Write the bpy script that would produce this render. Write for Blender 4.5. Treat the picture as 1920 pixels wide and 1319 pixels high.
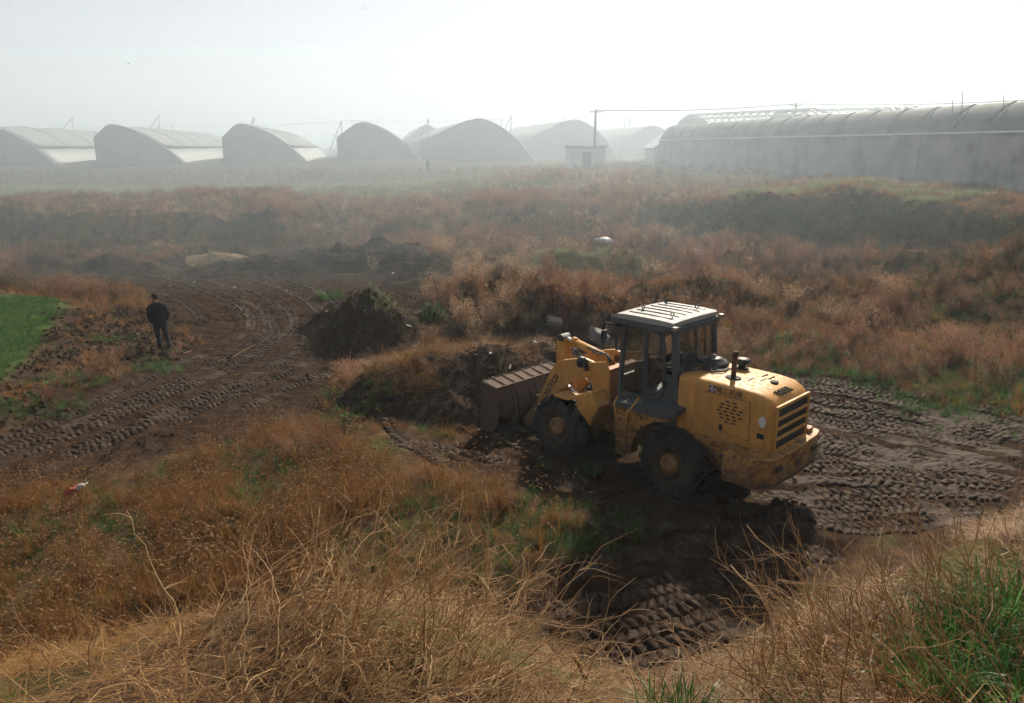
import bpy, bmesh, math, random
import numpy as np
from mathutils import Vector, Matrix, noise as mnoise

SC = bpy.context.scene
COL = SC.collection
for ob in list(bpy.data.objects):
    bpy.data.objects.remove(ob)
R = math.radians
rnd = random.Random(7)
rng = np.random.default_rng(11)

# ------------------------------------------------------------------ camera
CAM_H = 6.7
cam_data = bpy.data.cameras.new('camera')
cam = bpy.data.objects.new('camera', cam_data)
COL.objects.link(cam)
PITCH = math.atan((659.5 - 276) / 1420.0)
cam.location = (0, 0, CAM_H)
cam.rotation_euler = (math.pi / 2 - PITCH, 0, 0)
cam_data.sensor_width = 36
cam_data.lens = 36 * 1420.0 / 1920.0
cam_data.clip_start = 0.05
cam_data.clip_end = 6000
SC.camera = cam

# ------------------------------------------------------------------ sky, sun, exposure
SUN_AZ, SUN_EL = R(19), R(37)            # azimuth to the right of the view direction
world = bpy.data.worlds.new('World')
SC.world = world
world.use_nodes = True
wn = world.node_tree
wn.nodes.clear()
w_out = wn.nodes.new('ShaderNodeOutputWorld')
w_bg = wn.nodes.new('ShaderNodeBackground')
w_sky = wn.nodes.new('ShaderNodeTexSky')
w_sky.sky_type = 'NISHITA'
w_sky.sun_disc = False
w_sky.sun_elevation = SUN_EL
w_sky.sun_rotation = SUN_AZ
w_sky.air_density = 1.0
w_sky.dust_density = 0.5
w_sky.ozone_density = 1.0
w_hs = wn.nodes.new('ShaderNodeHueSaturation')
w_hs.inputs['Saturation'].default_value = 0.25
wn.links.new(w_sky.outputs[0], w_hs.inputs['Color'])
wn.links.new(w_hs.outputs[0], w_bg.inputs[0])
w_bg.inputs[1].default_value = 0.078
wn.links.new(w_bg.outputs[0], w_out.inputs[0])

sun_data = bpy.data.lights.new('sun', 'SUN')
sun_data.energy = 5.0
sun_data.angle = R(2.5)
sun_data.color = (1.0, 0.87, 0.70)
sun = bpy.data.objects.new('sun', sun_data)
COL.objects.link(sun)
sun_dir = Vector((math.sin(SUN_AZ) * math.cos(SUN_EL), math.cos(SUN_AZ) * math.cos(SUN_EL), math.sin(SUN_EL)))
sun.rotation_euler = sun_dir.to_track_quat('Z', 'Y').to_euler()
sun.location = sun_dir * 60

SC.view_settings.view_transform = 'Standard'
SC.view_settings.look = 'None'
SC.view_settings.exposure = 0.5
SC.view_settings.gamma = 1.0
SC.view_settings.use_curve_mapping = False
cy = SC.cycles
cy.use_denoising = True
cy.max_bounces = 4
cy.diffuse_bounces = 1
cy.glossy_bounces = 1
cy.transmission_bounces = 2
cy.volume_bounces = 0
cy.transparent_max_bounces = 8
cy.caustics_reflective = False
cy.use_light_tree = False
cy.use_adaptive_sampling = True
cy.adaptive_threshold = 0.05
cy.adaptive_min_samples = 16
cy.caustics_refractive = False

# ------------------------------------------------------------------ geometry helpers
cp_, sp_ = math.cos(PITCH), math.sin(PITCH)


def ray(px, py):
    """viewing direction of a spot measured on the 1920 px wide photograph (used to survey positions)"""
    u, v = (px - 960) / 1420.0, (659.5 - py) / 1420.0
    return np.array([u, cp_ + v * sp_, -sp_ + v * cp_])


def at_z(px, py, z):
    r = ray(px, py)
    return r * ((z - CAM_H) / r[2]) + np.array([0, 0, CAM_H])


def at_y(px, py, y):
    r = ray(px, py)
    return r * (y / r[1]) + np.array([0, 0, CAM_H])


class MB:
    """collects vertices and faces, builds ONE mesh object"""

    def __init__(s):
        s.v, s.f, s.m = [], [], []

    def add(s, vs, fs, mi=0):
        b = len(s.v)
        s.v += [tuple(p) for p in vs]
        s.f += [tuple(i + b for i in f) for f in fs]
        s.m += [mi] * len(fs)
        return s

    def box(s, x0, x1, y0, y1, z0, z1, mi=0):
        vs = [(x, y, z) for z in (z0, z1) for y in (y0, y1) for x in (x0, x1)]
        return s.add(vs, [(0, 2, 3, 1), (4, 5, 7, 6), (0, 1, 5, 4), (2, 6, 7, 3), (0, 4, 6, 2), (1, 3, 7, 5)], mi)

    def prism(s, poly, a, b, axis='y', mi=0):
        """extrude a polygon given in the plane normal to axis from a to b"""
        n = len(poly)
        mk = {'y': lambda p, t: (p[0], t, p[1]), 'x': lambda p, t: (t, p[0], p[1]), 'z': lambda p, t: (p[0], p[1], t)}[axis]
        vs = [mk(p, a) for p in poly] + [mk(p, b) for p in poly]
        fs = [tuple(range(n))[::-1], tuple(range(n, 2 * n))]
        fs += [(i, (i + 1) % n, n + (i + 1) % n, n + i) for i in range(n)]
        return s.add(vs, fs, mi)

    def tube(s, pts, rad, n=8, caps=True, mi=0):
        pts = [Vector(p) for p in pts]
        rs = rad if isinstance(rad, (list, tuple)) else [rad] * len(pts)
        vs, fs = [], []
        prev = None
        for i, p in enumerate(pts):
            t = (pts[min(i + 1, len(pts) - 1)] - pts[max(i - 1, 0)])
            if t.length < 1e-9:
                t = Vector((0, 0, 1))
            t.normalize()
            if prev is None:
                u = t.orthogonal().normalized()
            else:
                u = (prev - t * prev.dot(t))
                u = u.normalized() if u.length > 1e-6 else t.orthogonal().normalized()
            prev = u
            w = t.cross(u)
            for k in range(n):
                a = 2 * math.pi * k / n
                vs.append(p + (u * math.cos(a) + w * math.sin(a)) * rs[i])
        for i in range(len(pts) - 1):
            for k in range(n):
                fs.append((i * n + k, i * n + (k + 1) % n, (i + 1) * n + (k + 1) % n, (i + 1) * n + k))
        if caps:
            fs.append(tuple(range(n))[::-1])
            fs.append(tuple(range((len(pts) - 1) * n, len(pts) * n)))
        return s.add(vs, fs, mi)

    def lathe(s, prof, c, axis='y', n=32, mi=0):
        """prof: list of (r, h) along the axis, closed loop if first == last"""
        vs, fs = [], []
        for k in range(n):
            a = 2 * math.pi * k / n
            for r, h in prof:
                q = (r * math.cos(a), r * math.sin(a))
                vs.append({'y': (c[0] + q[0], c[1] + h, c[2] + q[1]), 'x': (c[0] + h, c[1] + q[0], c[2] + q[1]), 'z': (c[0] + q[0], c[1] + q[1], c[2] + h)}[axis])
        m = len(prof)
        for k in range(n):
            for i in range(m - 1):
                a, b = k * m + i, ((k + 1) % n) * m + i
                fs.append((a, a + 1, b + 1, b))
        return s.add(vs, fs, mi)

    def build(s, name, mats, parent=None, smooth=False, bevel=0, seg=2, angle=35):
        me = bpy.data.meshes.new(name)
        me.from_pydata(s.v, [], s.f)
        for m in (mats if isinstance(mats, (list, tuple)) else [mats]):
            me.materials.append(m)
        if any(s.m):
            me.polygons.foreach_set('material_index', s.m)
        bm = bmesh.new()
        bm.from_mesh(me)
        bmesh.ops.recalc_face_normals(bm, faces=bm.faces)
        bm.to_mesh(me)
        bm.free()
        if smooth:
            me.polygons.foreach_set('use_smooth', [True] * len(me.polygons))
        me.update()
        o = bpy.data.objects.new(name, me)
        COL.objects.link(o)
        if parent:
            o.parent = parent
        if bevel:
            md = o.modifiers.new('bevel', 'BEVEL')
            md.width = bevel
            md.segments = seg
            md.limit_method = 'ANGLE'
            md.angle_limit = R(angle)
            if smooth:
                md.harden_normals = True
        return o


def tag(o, label=None, cat=None, group=None, kind=None):
    if label: o['label'] = label
    if cat: o['category'] = cat
    if group: o['group'] = group
    if kind: o['kind'] = kind
    return o


def empty(name, loc=(0, 0, 0), rz=0):
    o = bpy.data.objects.new(name, None)
    o.empty_display_size = 0.2
    o.location = loc
    o.rotation_euler = (0, 0, rz)
    COL.objects.link(o)
    return o


# ------------------------------------------------------------------ materials
def new_mat(name):
    m = bpy.data.materials.new(name)
    m.use_nodes = True
    nt = m.node_tree
    nt.nodes.clear()
    out = nt.nodes.new('ShaderNodeOutputMaterial')
    return m, nt, out


def N(nt, typ, **kw):
    n = nt.nodes.new('ShaderNode' + typ)
    for k, v in kw.items():
        if k.startswith('i_'):
            n.inputs[k[2:].replace('_', ' ')].default_value = v
        else:
            setattr(n, k, v)
    return n


def ramp(nt, fac, stops, interp='LINEAR'):
    r = nt.nodes.new('ShaderNodeValToRGB')
    r.color_ramp.interpolation = interp
    el = r.color_ramp.elements
    while len(el) < len(stops):
        el.new(0.5)
    for e, (p, c) in zip(el, stops):
        e.position = p
        e.color = (c[0], c[1], c[2], 1) if len(c) == 3 else c
    nt.links.new(fac, r.inputs[0])
    return r.outputs[0]


def noise_node(nt, scale, detail=4, rough=0.55, vec=None, coord='Object'):
    n = nt.nodes.new('ShaderNodeTexNoise')
    n.inputs['Scale'].default_value = scale
    n.inputs['Detail'].default_value = detail
    n.inputs['Roughness'].default_value = rough
    if vec is None:
        tc = nt.nodes.new('ShaderNodeTexCoord')
        vec = tc.outputs[coord]
    nt.links.new(vec, n.inputs['Vector'])
    return n.outputs['Fac']


def mix_col(nt, fac, a, b, mode='MIX'):
    m = nt.nodes.new('ShaderNodeMix')
    m.data_type = 'RGBA'
    m.blend_type = mode
    for sock, val in ((m.inputs[0], fac), (m.inputs[6], a), (m.inputs[7], b)):
        if isinstance(val, (int, float)):
            sock.default_value = val
        elif isinstance(val, (tuple, list)):
            sock.default_value = (*val[:3], 1)
        else:
            nt.links.new(val, sock)
    return m.outputs[2]


def principled(nt, out, col, rough=0.7, metal=0, spec=0.4, bump=None, bump_s=0.3, bump_d=0.02):
    b = nt.nodes.new('ShaderNodeBsdfPrincipled')
    for sock, val in ((b.inputs['Base Color'], col), (b.inputs['Roughness'], rough), (b.inputs['Metallic'], metal)):
        if isinstance(val, (int, float)):
            sock.default_value = val
        elif isinstance(val, (tuple, list)):
            sock.default_value = (*val[:3], 1)
        else:
            nt.links.new(val, sock)
    b.inputs['Specular IOR Level'].default_value = spec
    if bump is not None:
        bn = nt.nodes.new('ShaderNodeBump')
        bn.inputs['Strength'].default_value = bump_s
        bn.inputs['Distance'].default_value = bump_d
        nt.links.new(bump, bn.inputs['Height'])
        nt.links.new(bn.outputs[0], b.inputs['Normal'])
    nt.links.new(b.outputs[0], out.inputs[0])
    return b


def simple_mat(name, col, rough=0.7, metal=0, spec=0.4, var=0.25, scale=6, bump=0.0, dirt=None, dirt_amt=0.5, dirt_scale=3):
    """flat colour broken up by two noises, optional dirt colour in patches"""
    m, nt, out = new_mat(name)
    n1 = noise_node(nt, scale, 5, 0.65)
    c = ramp(nt, n1, [(0.3, tuple(x * (1 - var) for x in col)), (0.7, tuple(min(1, x * (1 + var)) for x in col))])
    if dirt:
        n2 = noise_node(nt, dirt_scale, 8, 0.7)
        f = ramp(nt, n2, [(0.62 - 0.25 * dirt_amt, (0, 0, 0)), (0.78 - 0.2 * dirt_amt, (1, 1, 1))])
        c = mix_col(nt, f, c, dirt)
    n3 = noise_node(nt, scale * 7, 4, 0.6) if bump else None
    principled(nt, out, c, rough, metal, spec, n3, bump, 0.02)
    return m


def leaf_mat(name, stops, transl=0.45, rough=0.6):
    """thin plant matter: diffuse + translucent, colour differs from plant to plant"""
    m, nt, out = new_mat(name)
    oi = N(nt, 'ObjectInfo')
    g = N(nt, 'NewGeometry')
    mth = N(nt, 'Math', operation='MULTIPLY_ADD')
    nt.links.new(g.outputs['Random Per Island'], mth.inputs[0])
    mth.inputs[1].default_value = 0.45
    m2 = N(nt, 'Math', operation='MULTIPLY')
    nt.links.new(oi.outputs['Random'], m2.inputs[0])
    m2.inputs[1].default_value = 0.55
    nt.links.new(m2.outputs[0], mth.inputs[2])
    c = ramp(nt, mth.outputs[0], stops)
    d = N(nt, 'BsdfPrincipled')
    d.inputs['Roughness'].default_value = rough
    d.inputs['Specular IOR Level'].default_value = 0.25
    t = N(nt, 'BsdfTranslucent')
    nt.links.new(c, d.inputs['Base Color'])
    nt.links.new(c, t.inputs['Color'])
    mx = N(nt, 'MixShader')
    mx.inputs[0].default_value = transl
    nt.links.new(d.outputs[0], mx.inputs[1])
    nt.links.new(t.outputs[0], mx.inputs[2])
    nt.links.new(mx.outputs[0], out.inputs[0])
    return m


# ------------------------------------------------------------------ numpy noise
def vnoise(x, y, seed=0):
    """smooth value noise in [-1, 1]"""
    xi, yi = np.floor(x).astype(np.int64), np.floor(y).astype(np.int64)
    xf, yf = x - xi, y - yi
    u, v = xf * xf * (3 - 2 * xf), yf * yf * (3 - 2 * yf)

    def h(a, b):
        n = (a * 374761393 + b * 668265263 + seed * 974711) & 0xFFFFFFFF
        n = ((n ^ (n >> 13)) * 1274126177) & 0xFFFFFFFF
        return ((n ^ (n >> 16)) & 0xFFFF) / 32767.5 - 1
    return (h(xi, yi) * (1 - u) + h(xi + 1, yi) * u) * (1 - v) + (h(xi, yi + 1) * (1 - u) + h(xi + 1, yi + 1) * u) * v


def fbm(x, y, sc, oct=4, seed=0, gain=0.5):
    s, a, t = 0, 1.0, 0
    for i in range(oct):
        s = s + a * vnoise(x * sc + 17.3 * i, y * sc - 9.1 * i, seed + i)
        t += a
        a *= gain
        sc *= 2.03
    return s / t


def sstep(a, b, x):
    t = np.clip((x - a) / (b - a), 0, 1)
    return t * t * (3 - 2 * t)


# ------------------------------------------------------------------ terrain survey
CTRL = []
for q in [  # (px, py, z) spots on the pit floor and slopes
    (300, 660, 0), (100, 800, 0), (0, 870, 0), (500, 600, 0), (600, 520, .2), (300, 500, .25), (450, 560, 0), (180, 560, .1), (420, 720, 0),
    (1250, 930, 0), (1040, 850, 0), (1500, 850, 0), (1700, 800, .05), (1900, 850, .2), (1640, 730, .1), (1480, 700, .05), (1300, 1000, 0),
    (1100, 1100, 0), (1500, 1000, 0), (1300, 800, 0), (1700, 900, .1), (1350, 700, 0), (1150, 740, 0), (900, 880, 0), (1250, 1130, 0), (1400, 1080, 0),
    (600, 900, 0.05), (300, 950, 0.05), (0, 1010, 0.1), (800, 820, 0), (700, 760, 0), (600, 1010, .1), (900, 1010, .1), (200, 1080, .1), (800, 700, 0), (950, 720, 0),
    (0, 720, .25), (120, 640, .25), (0, 600, .45), (60, 560, .5), (-200, 650, .5), (-300, 850, .3),
    (0, 480, .6), (250, 478, .5), (460, 470, .6), (-300, 480, .8), (620, 455, .8), (760, 470, .8), (880, 560, .4), (850, 640, .1), (1050, 600, .3), (1000, 660, 0),
    (1200, 540, .5), (1200, 480, 1.2), (1200, 420, 2.2), (1200, 370, 3.2), (1200, 330, 4.1), (1350, 560, .5), (1350, 470, 1.3),
    (900, 460, 1.3), (900, 400, 2.5), (900, 340, 3.7), (1050, 440, 1.7), (1050, 380, 2.9), (1050, 325, 4.1), (760, 420, 1.9), (700, 385, 2.5),
    (1500, 640, .2), (1500, 560, .5), (1700, 620, .4), (1700, 560, .8), (1850, 640, .5), (1920, 580, 1.0), (2100, 700, 1.2)]:
    CTRL.append(at_z(*q))
for q in [  # (px, py, distance)
    (0, 402, 50), (250, 398, 50), (430, 396, 50), (-300, 402, 50), (560, 405, 51),
    (0, 365, 70), (350, 362, 74), (650, 352, 80), (0, 349, 86), (350, 346, 88), (700, 338, 88), (-600, 360, 75), (-900, 340, 95),
    (0, 318, 97), (350, 312, 100), (560, 307, 103), (760, 300, 106), (860, 316, 98),
    (1500, 500, 36), (1500, 362, 42), (1600, 365, 41), (1700, 510, 34), (1700, 372, 39.5), (1850, 520, 30), (1850, 384, 36), (1400, 380, 45), (1400, 470, 38), (1920, 395, 34), (2100, 400, 30), (2100, 540, 25),
    (1300, 345, 60), (1300, 320, 80),
    (0, 1275, 4.6), (300, 1180, 4.9), (600, 1125, 5.1), (800, 1125, 5.1), (1000, 1250, 4.4), (1230, 1330, 4.0), (1400, 1275, 4.3), (1600, 1110, 5.3), (1750, 1025, 6.1), (1920, 965, 7.0), (2150, 890, 8.0), (-250, 1290, 4.6),
    (0, 1319, 3.7), (500, 1319, 3.6), (960, 1345, 3.4), (1400, 1350, 3.4), (1920, 1319, 3.5), (1800, 1170, 4.4), (2200, 1319, 3.6), (-400, 1319, 3.7)]:
    CTRL.append(at_y(*q))
for q in [(-9, 0, 5.1), (0, 0, 5.0), (9, 0, 5.1), (-9, -8, 5.2), (9, -8, 5.2), (0, 2, 4.4), (4, 2, 4.5), (-4, 2, 4.3), (-25, 2, 4.6), (25, 2, 4.9),
          (-4.5, 8.3, .1), (-1.5, 8.2, .1), (1.5, 7.0, .05), (3.2, 7.6, .1), (5.5, 9.2, .1), (7.5, 10.4, .2), (9.5, 12, .5), (-7, 8, .2), (-10, 8.5, .3), (-15, 10, .8), (14, 13, 1.2), (20, 18, 2.4),
          (-40, 30, 2.2), (-60, 50, 3.0), (-90, 90, 4.6), (40, 30, 4.6), (60, 60, 4.7), (30, 42, 4.1), (27, 38, 4.0), (25, 55, 4.2), (21, 75, 4.5), (18, 95, 4.6),
          (-100, 120, 4.7), (-60, 115, 4.7), (-30, 118, 4.7), (0, 115, 4.7), (30, 115, 4.7), (80, 115, 4.8), (-60, 170, 4.7), (0, 170, 4.7), (60, 170, 4.7), (120, 60, 4.8), (-120, 60, 4.5), (-120, 170, 4.7), (130, 170, 4.7)]:
    CTRL.append(np.array(q, float))
CTRL = np.array(CTRL)
_cxy = CTRL[:, :2]


def _phi(d):
    return np.sqrt(d * d + 0.3)


_D = _phi(np.linalg.norm(_cxy[:, None] - _cxy[None], axis=2))
_n = len(CTRL)
_A = np.zeros((_n + 1, _n + 1))
_A[:_n, :_n] = _D - np.eye(_n) * 0.15      # slight smoothing
_A[:_n, _n] = 1
_A[_n, :_n] = 1
_W = np.linalg.solve(_A, np.append(CTRL[:, 2], 0))


CREST = np.array(sorted([tuple(at_y(*q)) for q in [(1180, 372, 50), (1290, 374, 47), (1400, 372, 44), (1500, 366, 42), (1600, 368, 41), (1700, 374, 39.5), (1850, 386, 36), (1920, 395, 34), (2100, 400, 30)]]))


def bank_face(x, y):
    d_ = np.interp(x, CREST[:, 0], CREST[:, 1]) - y
    return sstep(6.5, 10, x) * sstep(-.3, .4, d_) * (1 - sstep(3.2, 4.5, d_))


def base_h(x, y):
    s = np.full(x.shape, _W[_n])
    for i in range(_n):
        s = s + _W[i] * _phi(np.hypot(x - _cxy[i, 0], y - _cxy[i, 1]))
    # the old cut bank on the far left: a steep step up to the terrace
    m_ = (1 - sstep(-17.5, -12.5, x)) * sstep(42.5, 44.5, y) * (1 - sstep(50.5, 55, y)) * sstep(-60, -50, x)
    yy = y + .5 * np.sin(x * .45) + .25 * np.sin(x * 1.3)
    s = s * (1 - m_) + m_ * (.65 + 1.95 * sstep(47.3, 48.5, yy))
    # the steep bank below the long wall on the right
    yc = np.interp(x, CREST[:, 0], CREST[:, 1]) + .45 * np.sin(x * .8) + .3 * np.sin(x * 2.1 + 1)
    zc = np.interp(x, CREST[:, 0], CREST[:, 2]) + .12 * np.sin(x * 1.1)
    d_ = yc - y
    m_ = sstep(6.5, 10.5, x) * sstep(-4, -1.5, d_) * (1 - sstep(3.2, 7.5, d_)) * (1 - sstep(34, 40, x))
    s = s * (1 - m_) + m_ * (zc - (zc - 1.15) * sstep(-.2, 3.0, d_))
    r = np.hypot(x, y - 40)
    k = sstep(120, 190, r)
    return s * (1 - k) + 4.7 * k


def px_on_ground(px, py):
    """ground spot seen at a photo position: march the ray on the coarse terrain"""
    r = ray(px, py)
    ts = np.concatenate([np.arange(2.5, 60, 0.05), np.arange(60, 220, .3)])
    p = r[None] * ts[:, None] + np.array([0, 0, CAM_H])
    h = base_h(p[:, 0], p[:, 1])
    below = np.nonzero(p[:, 2] < h)[0]
    i = below[0] if len(below) else len(ts) - 1
    return p[i]


def world_poly(pts):
    return np.array([px_on_ground(*q)[:2] for q in pts])


def in_poly(x, y, poly):
    c = np.zeros(x.shape, bool)
    j = len(poly) - 1
    for i in range(len(poly)):
        xi, yi, xj, yj = *poly[i], *poly[j]
        c ^= ((yi > y) != (yj > y)) & (x < (xj - xi) * (y - yi) / (yj - yi + 1e-12) + xi)
        j = i
    return c


def poly_soft(x, y, poly, w):
    """1 inside, 0 outside, soft border of width w with a ragged edge"""
    d = np.full(x.shape, 1e9)
    j = len(poly) - 1
    for i in range(len(poly)):
        a, b = poly[j], poly[i]
        ab = b - a
        t = np.clip(((x - a[0]) * ab[0] + (y - a[1]) * ab[1]) / (ab @ ab + 1e-9), 0, 1)
        d = np.minimum(d, np.hypot(x - a[0] - t * ab[0], y - a[1] - t * ab[1]))
        j = i
    sd = np.where(in_poly(x, y, poly), d, -d)
    sd = sd + w * 0.9 * fbm(x, y, 1.1 / max(w, .3), 3, 77)
    return sstep(-w * .5, w * .5, sd)


MUD_L = world_poly([(-60, 830), (0, 800), (200, 715), (355, 640), (310, 600), (240, 540), (100, 515), (60, 498), (330, 488), (560, 468), (790, 480), (830, 560), (820, 640), (710, 690), (640, 700), (610, 790), (480, 815), (330, 850), (150, 905), (0, 925), (-80, 950)])
MUD_R = world_poly([(880, 815), (700, 800), (660, 700), (820, 690), (1000, 700), (1150, 720), (1300, 700), (1440, 690), (1640, 715), (1800, 765), (1980, 800), (2050, 930), (1900, 950), (1750, 985), (1600, 1030), (1400, 1150), (1250, 1230), (1000, 1190), (960, 1110), (1060, 1040), (1110, 990), (1040, 930), (900, 890), (760, 850)])
DIRT_L = world_poly([(0, 790), (190, 705), (340, 650), (290, 590), (200, 570), (110, 590), (60, 680), (0, 710), (-60, 760)])
WHEAT_P = world_poly([(-140, 558), (118, 560), (105, 600), (55, 660), (0, 712), (-140, 790)])
FIELD_P = world_poly([(-200, 1290), (-200, 975), (0, 935), (250, 890), (480, 825), (600, 800), (660, 830), (780, 890), (960, 915), (1050, 960), (1090, 1000), (1050, 1060), (940, 1110), (700, 1090), (300, 1180), (0, 1270)])
TRACKS = {  # pixel polylines of the wheel tracks
    'a': [(-60, 895), (0, 868), (130, 815), (260, 765), (400, 705), (500, 655), (548, 612), (530, 575), (450, 540), (340, 518)],
    'b': [(-60, 850), (0, 822), (120, 780), (250, 722), (370, 668), (450, 630), (470, 600), (430, 565), (350, 532), (260, 515)],
    'c': [(90, 862), (200, 815), (330, 762), (450, 712), (560, 655), (600, 615), (590, 570), (540, 540)],
    'd': [(300, 800), (420, 752), (520, 705), (620, 665), (720, 640)],
    'm': [(720, 780), (750, 815), (800, 850), (870, 885)],
    't': [(60, 830), (180, 790), (300, 740), (420, 690), (510, 630), (500, 590)],
    'u': [(560, 690), (610, 640), (600, 590), (560, 555), (480, 525)],
    'w': [(-60, 872), (0, 845), (125, 797), (255, 745), (385, 688), (470, 645), (500, 612), (480, 575), (400, 540)],
    'x': [(0, 905), (150, 848), (300, 785), (440, 725), (540, 672), (580, 625)],
    'y': [(640, 660), (650, 600), (610, 555), (540, 525), (450, 508)],
    'z': [(450, 770), (540, 725), (640, 690), (740, 665)],
    'v': [(380, 600), (330, 560), (250, 530), (150, 515)]}


def smooth_line(pts, step):
    """Catmull-Rom through world points, resampled"""
    p = [np.array(q[:2]) for q in pts]
    p = [2 * p[0] - p[1]] + p + [2 * p[-1] - p[-2]]
    out = []
    for i in range(1, len(p) - 2):
        n = max(2, int(np.linalg.norm(p[i + 1] - p[i]) / step))
        for k in range(n):
            t = k / n
            out.append(.5 * ((2 * p[i]) + (-p[i - 1] + p[i + 1]) * t + (2 * p[i - 1] - 5 * p[i] + 4 * p[i + 1] - p[i + 2]) * t * t + (-p[i - 1] + 3 * p[i] - 3 * p[i + 1] + p[i + 2]) * t ** 3))
    out.append(p[-2])
    return np.array(out)


TRACK_W = {k: smooth_line([px_on_ground(*q) for q in v], 0.024) for k, v in TRACKS.items()}


# the churned apron right of and before the loader: many passes side by side
_ea = smooth_line([px_on_ground(*q) for q in [(1430, 692), (1600, 722), (1760, 755), (1920, 795), (2060, 830)]], .03)
_eb = smooth_line([px_on_ground(*q) for q in [(1380, 985), (1520, 990), (1660, 985), (1800, 970), (1960, 950)]], .03)
_tr = random.Random(5)
for _k in range(21):
    t = _k / 20
    n_ = 420
    ia, ib = np.linspace(0, len(_ea) - 1, n_).astype(int), np.linspace(0, len(_eb) - 1, n_).astype(int)
    L_ = _ea[ia] * (1 - t) + _eb[ib] * t
    off = _tr.uniform(-.12, .12) + .22 * np.sin(np.linspace(0, 1, n_) * _tr.uniform(2, 5) + _tr.uniform(0, 6))
    L_ = L_ + np.stack([off * .5, off], 1)
    L_ = smooth_line(list(L_[::30]), .024)
    a_, b_ = int(len(L_) * _tr.uniform(0, .12)), int(len(L_) * _tr.uniform(.85, 1))
    TRACK_W['A' + chr(65 + _k)] = L_[a_:b_]
for _k, q in enumerate([[(1010, 1085), (1150, 1050), (1300, 1035), (1450, 1030), (1600, 1045)], [(1000, 1150), (1130, 1125), (1260, 1090), (1400, 1070), (1560, 1065)], [(1060, 1200), (1180, 1185), (1300, 1150), (1440, 1110)], [(1120, 1245), (1230, 1225), (1340, 1190), (1450, 1150)], [(1060, 1010), (1180, 985), (1320, 985), (1420, 1000)], [(1090, 1060), (1230, 1020), (1380, 1015), (1500, 1020)], [(1180, 1130), (1310, 1110), (1440, 1080), (1560, 1050)], [(720, 830), (800, 838), (880, 850), (960, 870)], [(900, 800), (1000, 850), (1080, 905), (1150, 960)]]):
    TRACK_W['B' + chr(65 + _k)] = smooth_line([px_on_ground(*w) for w in q], .024)


def near_track(x, y):
    """distance to the nearest track centre line (far value elsewhere)"""
    d = np.full(x.shape, 9.0)
    for L in TRACK_W.values():
        P = L[::8]
        bx = (x > P[:, 0].min() - 1) & (x < P[:, 0].max() + 1) & (y > P[:, 1].min() - 1) & (y < P[:, 1].max() + 1)
        if not bx.any():
            continue
        xs, ys = x[bx], y[bx]
        dd = np.full(xs.shape, 9.0)
        for q in P:
            dd = np.minimum(dd, (xs - q[0]) ** 2 + (ys - q[1]) ** 2)
        d[bx] = np.minimum(d[bx], np.sqrt(dd))
    return d


def ground_full(x, y):
    """height and zone weights"""
    h = base_h(x, y)
    mud = np.maximum(poly_soft(x, y, MUD_L, .8), poly_soft(x, y, MUD_R, .7))
    dirt = poly_soft(x, y, DIRT_L, .7)
    wheat = poly_soft(x, y, WHEAT_P, .25)
    near = 1 - sstep(40, 70, np.hypot(x, y))
    h = h + .10 * fbm(x, y, .35, 3, 5) * near * (1 - .6 * wheat)
    wild = (1 - mud) * (1 - dirt) * (1 - wheat)
    mid = sstep(19, 25, y) * (1 - sstep(60, 90, y))
    h = h + wild * mid * (.55 * fbm(x, y, .28, 3, 21) + .24 * fbm(x, y, .8, 2, 22))
    h = h + wild * (1 - mid) * near * .08 * fbm(x, y, 1.1, 3, 31)
    fld_ = poly_soft(x, y, FIELD_P, 1.2)
    h = h + fld_ * (.16 * fbm(x, y, .55, 2, 71) + .05)
    h = h + dirt * (.16 * np.abs(fbm(x, y, 1.3, 4, 41)) + .08 * fbm(x, y, 4, 3, 42))
    h = h + mud * near * (.06 * fbm(x, y, 1.6, 3, 51) + .045 * fbm(x, y, 5.0, 2, 52))
    return h, mud, dirt, wheat


def grid_lines(a, b, s, lo, hi, g=1.09, smax=40):
    L = list(np.arange(a, b + s / 2, s))
    d, p = s, L[-1]
    while p < hi:
        d = min(d * g, smax)
        p += d
        L.append(p)
    d, p = s, L[0]
    pre = []
    while p > lo:
        d = min(d * g, smax)
        p -= d
        pre.append(p)
    return np.array(pre[::-1] + L)


gx = grid_lines(-12, 15, .085, -900, 900)
gy = grid_lines(3.0, 33, .085, -12, 1500)
GX, GY = np.meshgrid(gx, gy)
GZ, g_mud, g_dirt, g_wheat = ground_full(GX, GY)
_td = near_track(GX, GY)
rut = np.exp(-(_td / .22) ** 2) * .07 - np.exp(-((_td - .42) / .13) ** 2) * .055
GZ = GZ - rut * (.6 + .5 * fbm(GX, GY, 1.2, 2, 61))


def gz(x, y):
    """height of the built sheet by bilinear lookup"""
    x, y = np.atleast_1d(np.asarray(x, float)), np.atleast_1d(np.asarray(y, float))
    i = np.clip(np.searchsorted(gx, x) - 1, 0, len(gx) - 2)
    j = np.clip(np.searchsorted(gy, y) - 1, 0, len(gy) - 2)
    u = np.clip((x - gx[i]) / (gx[i + 1] - gx[i]), 0, 1)
    v = np.clip((y - gy[j]) / (gy[j + 1] - gy[j]), 0, 1)
    return (GZ[j, i] * (1 - u) + GZ[j, i + 1] * u) * (1 - v) + (GZ[j + 1, i] * (1 - u) + GZ[j + 1, i + 1] * u) * v


def gz1(x, y):
    return float(gz(x, y)[0])


def spot(px, py):
    p = px_on_ground(px, py)
    return Vector((p[0], p[1], gz1(p[0], p[1])))


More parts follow.
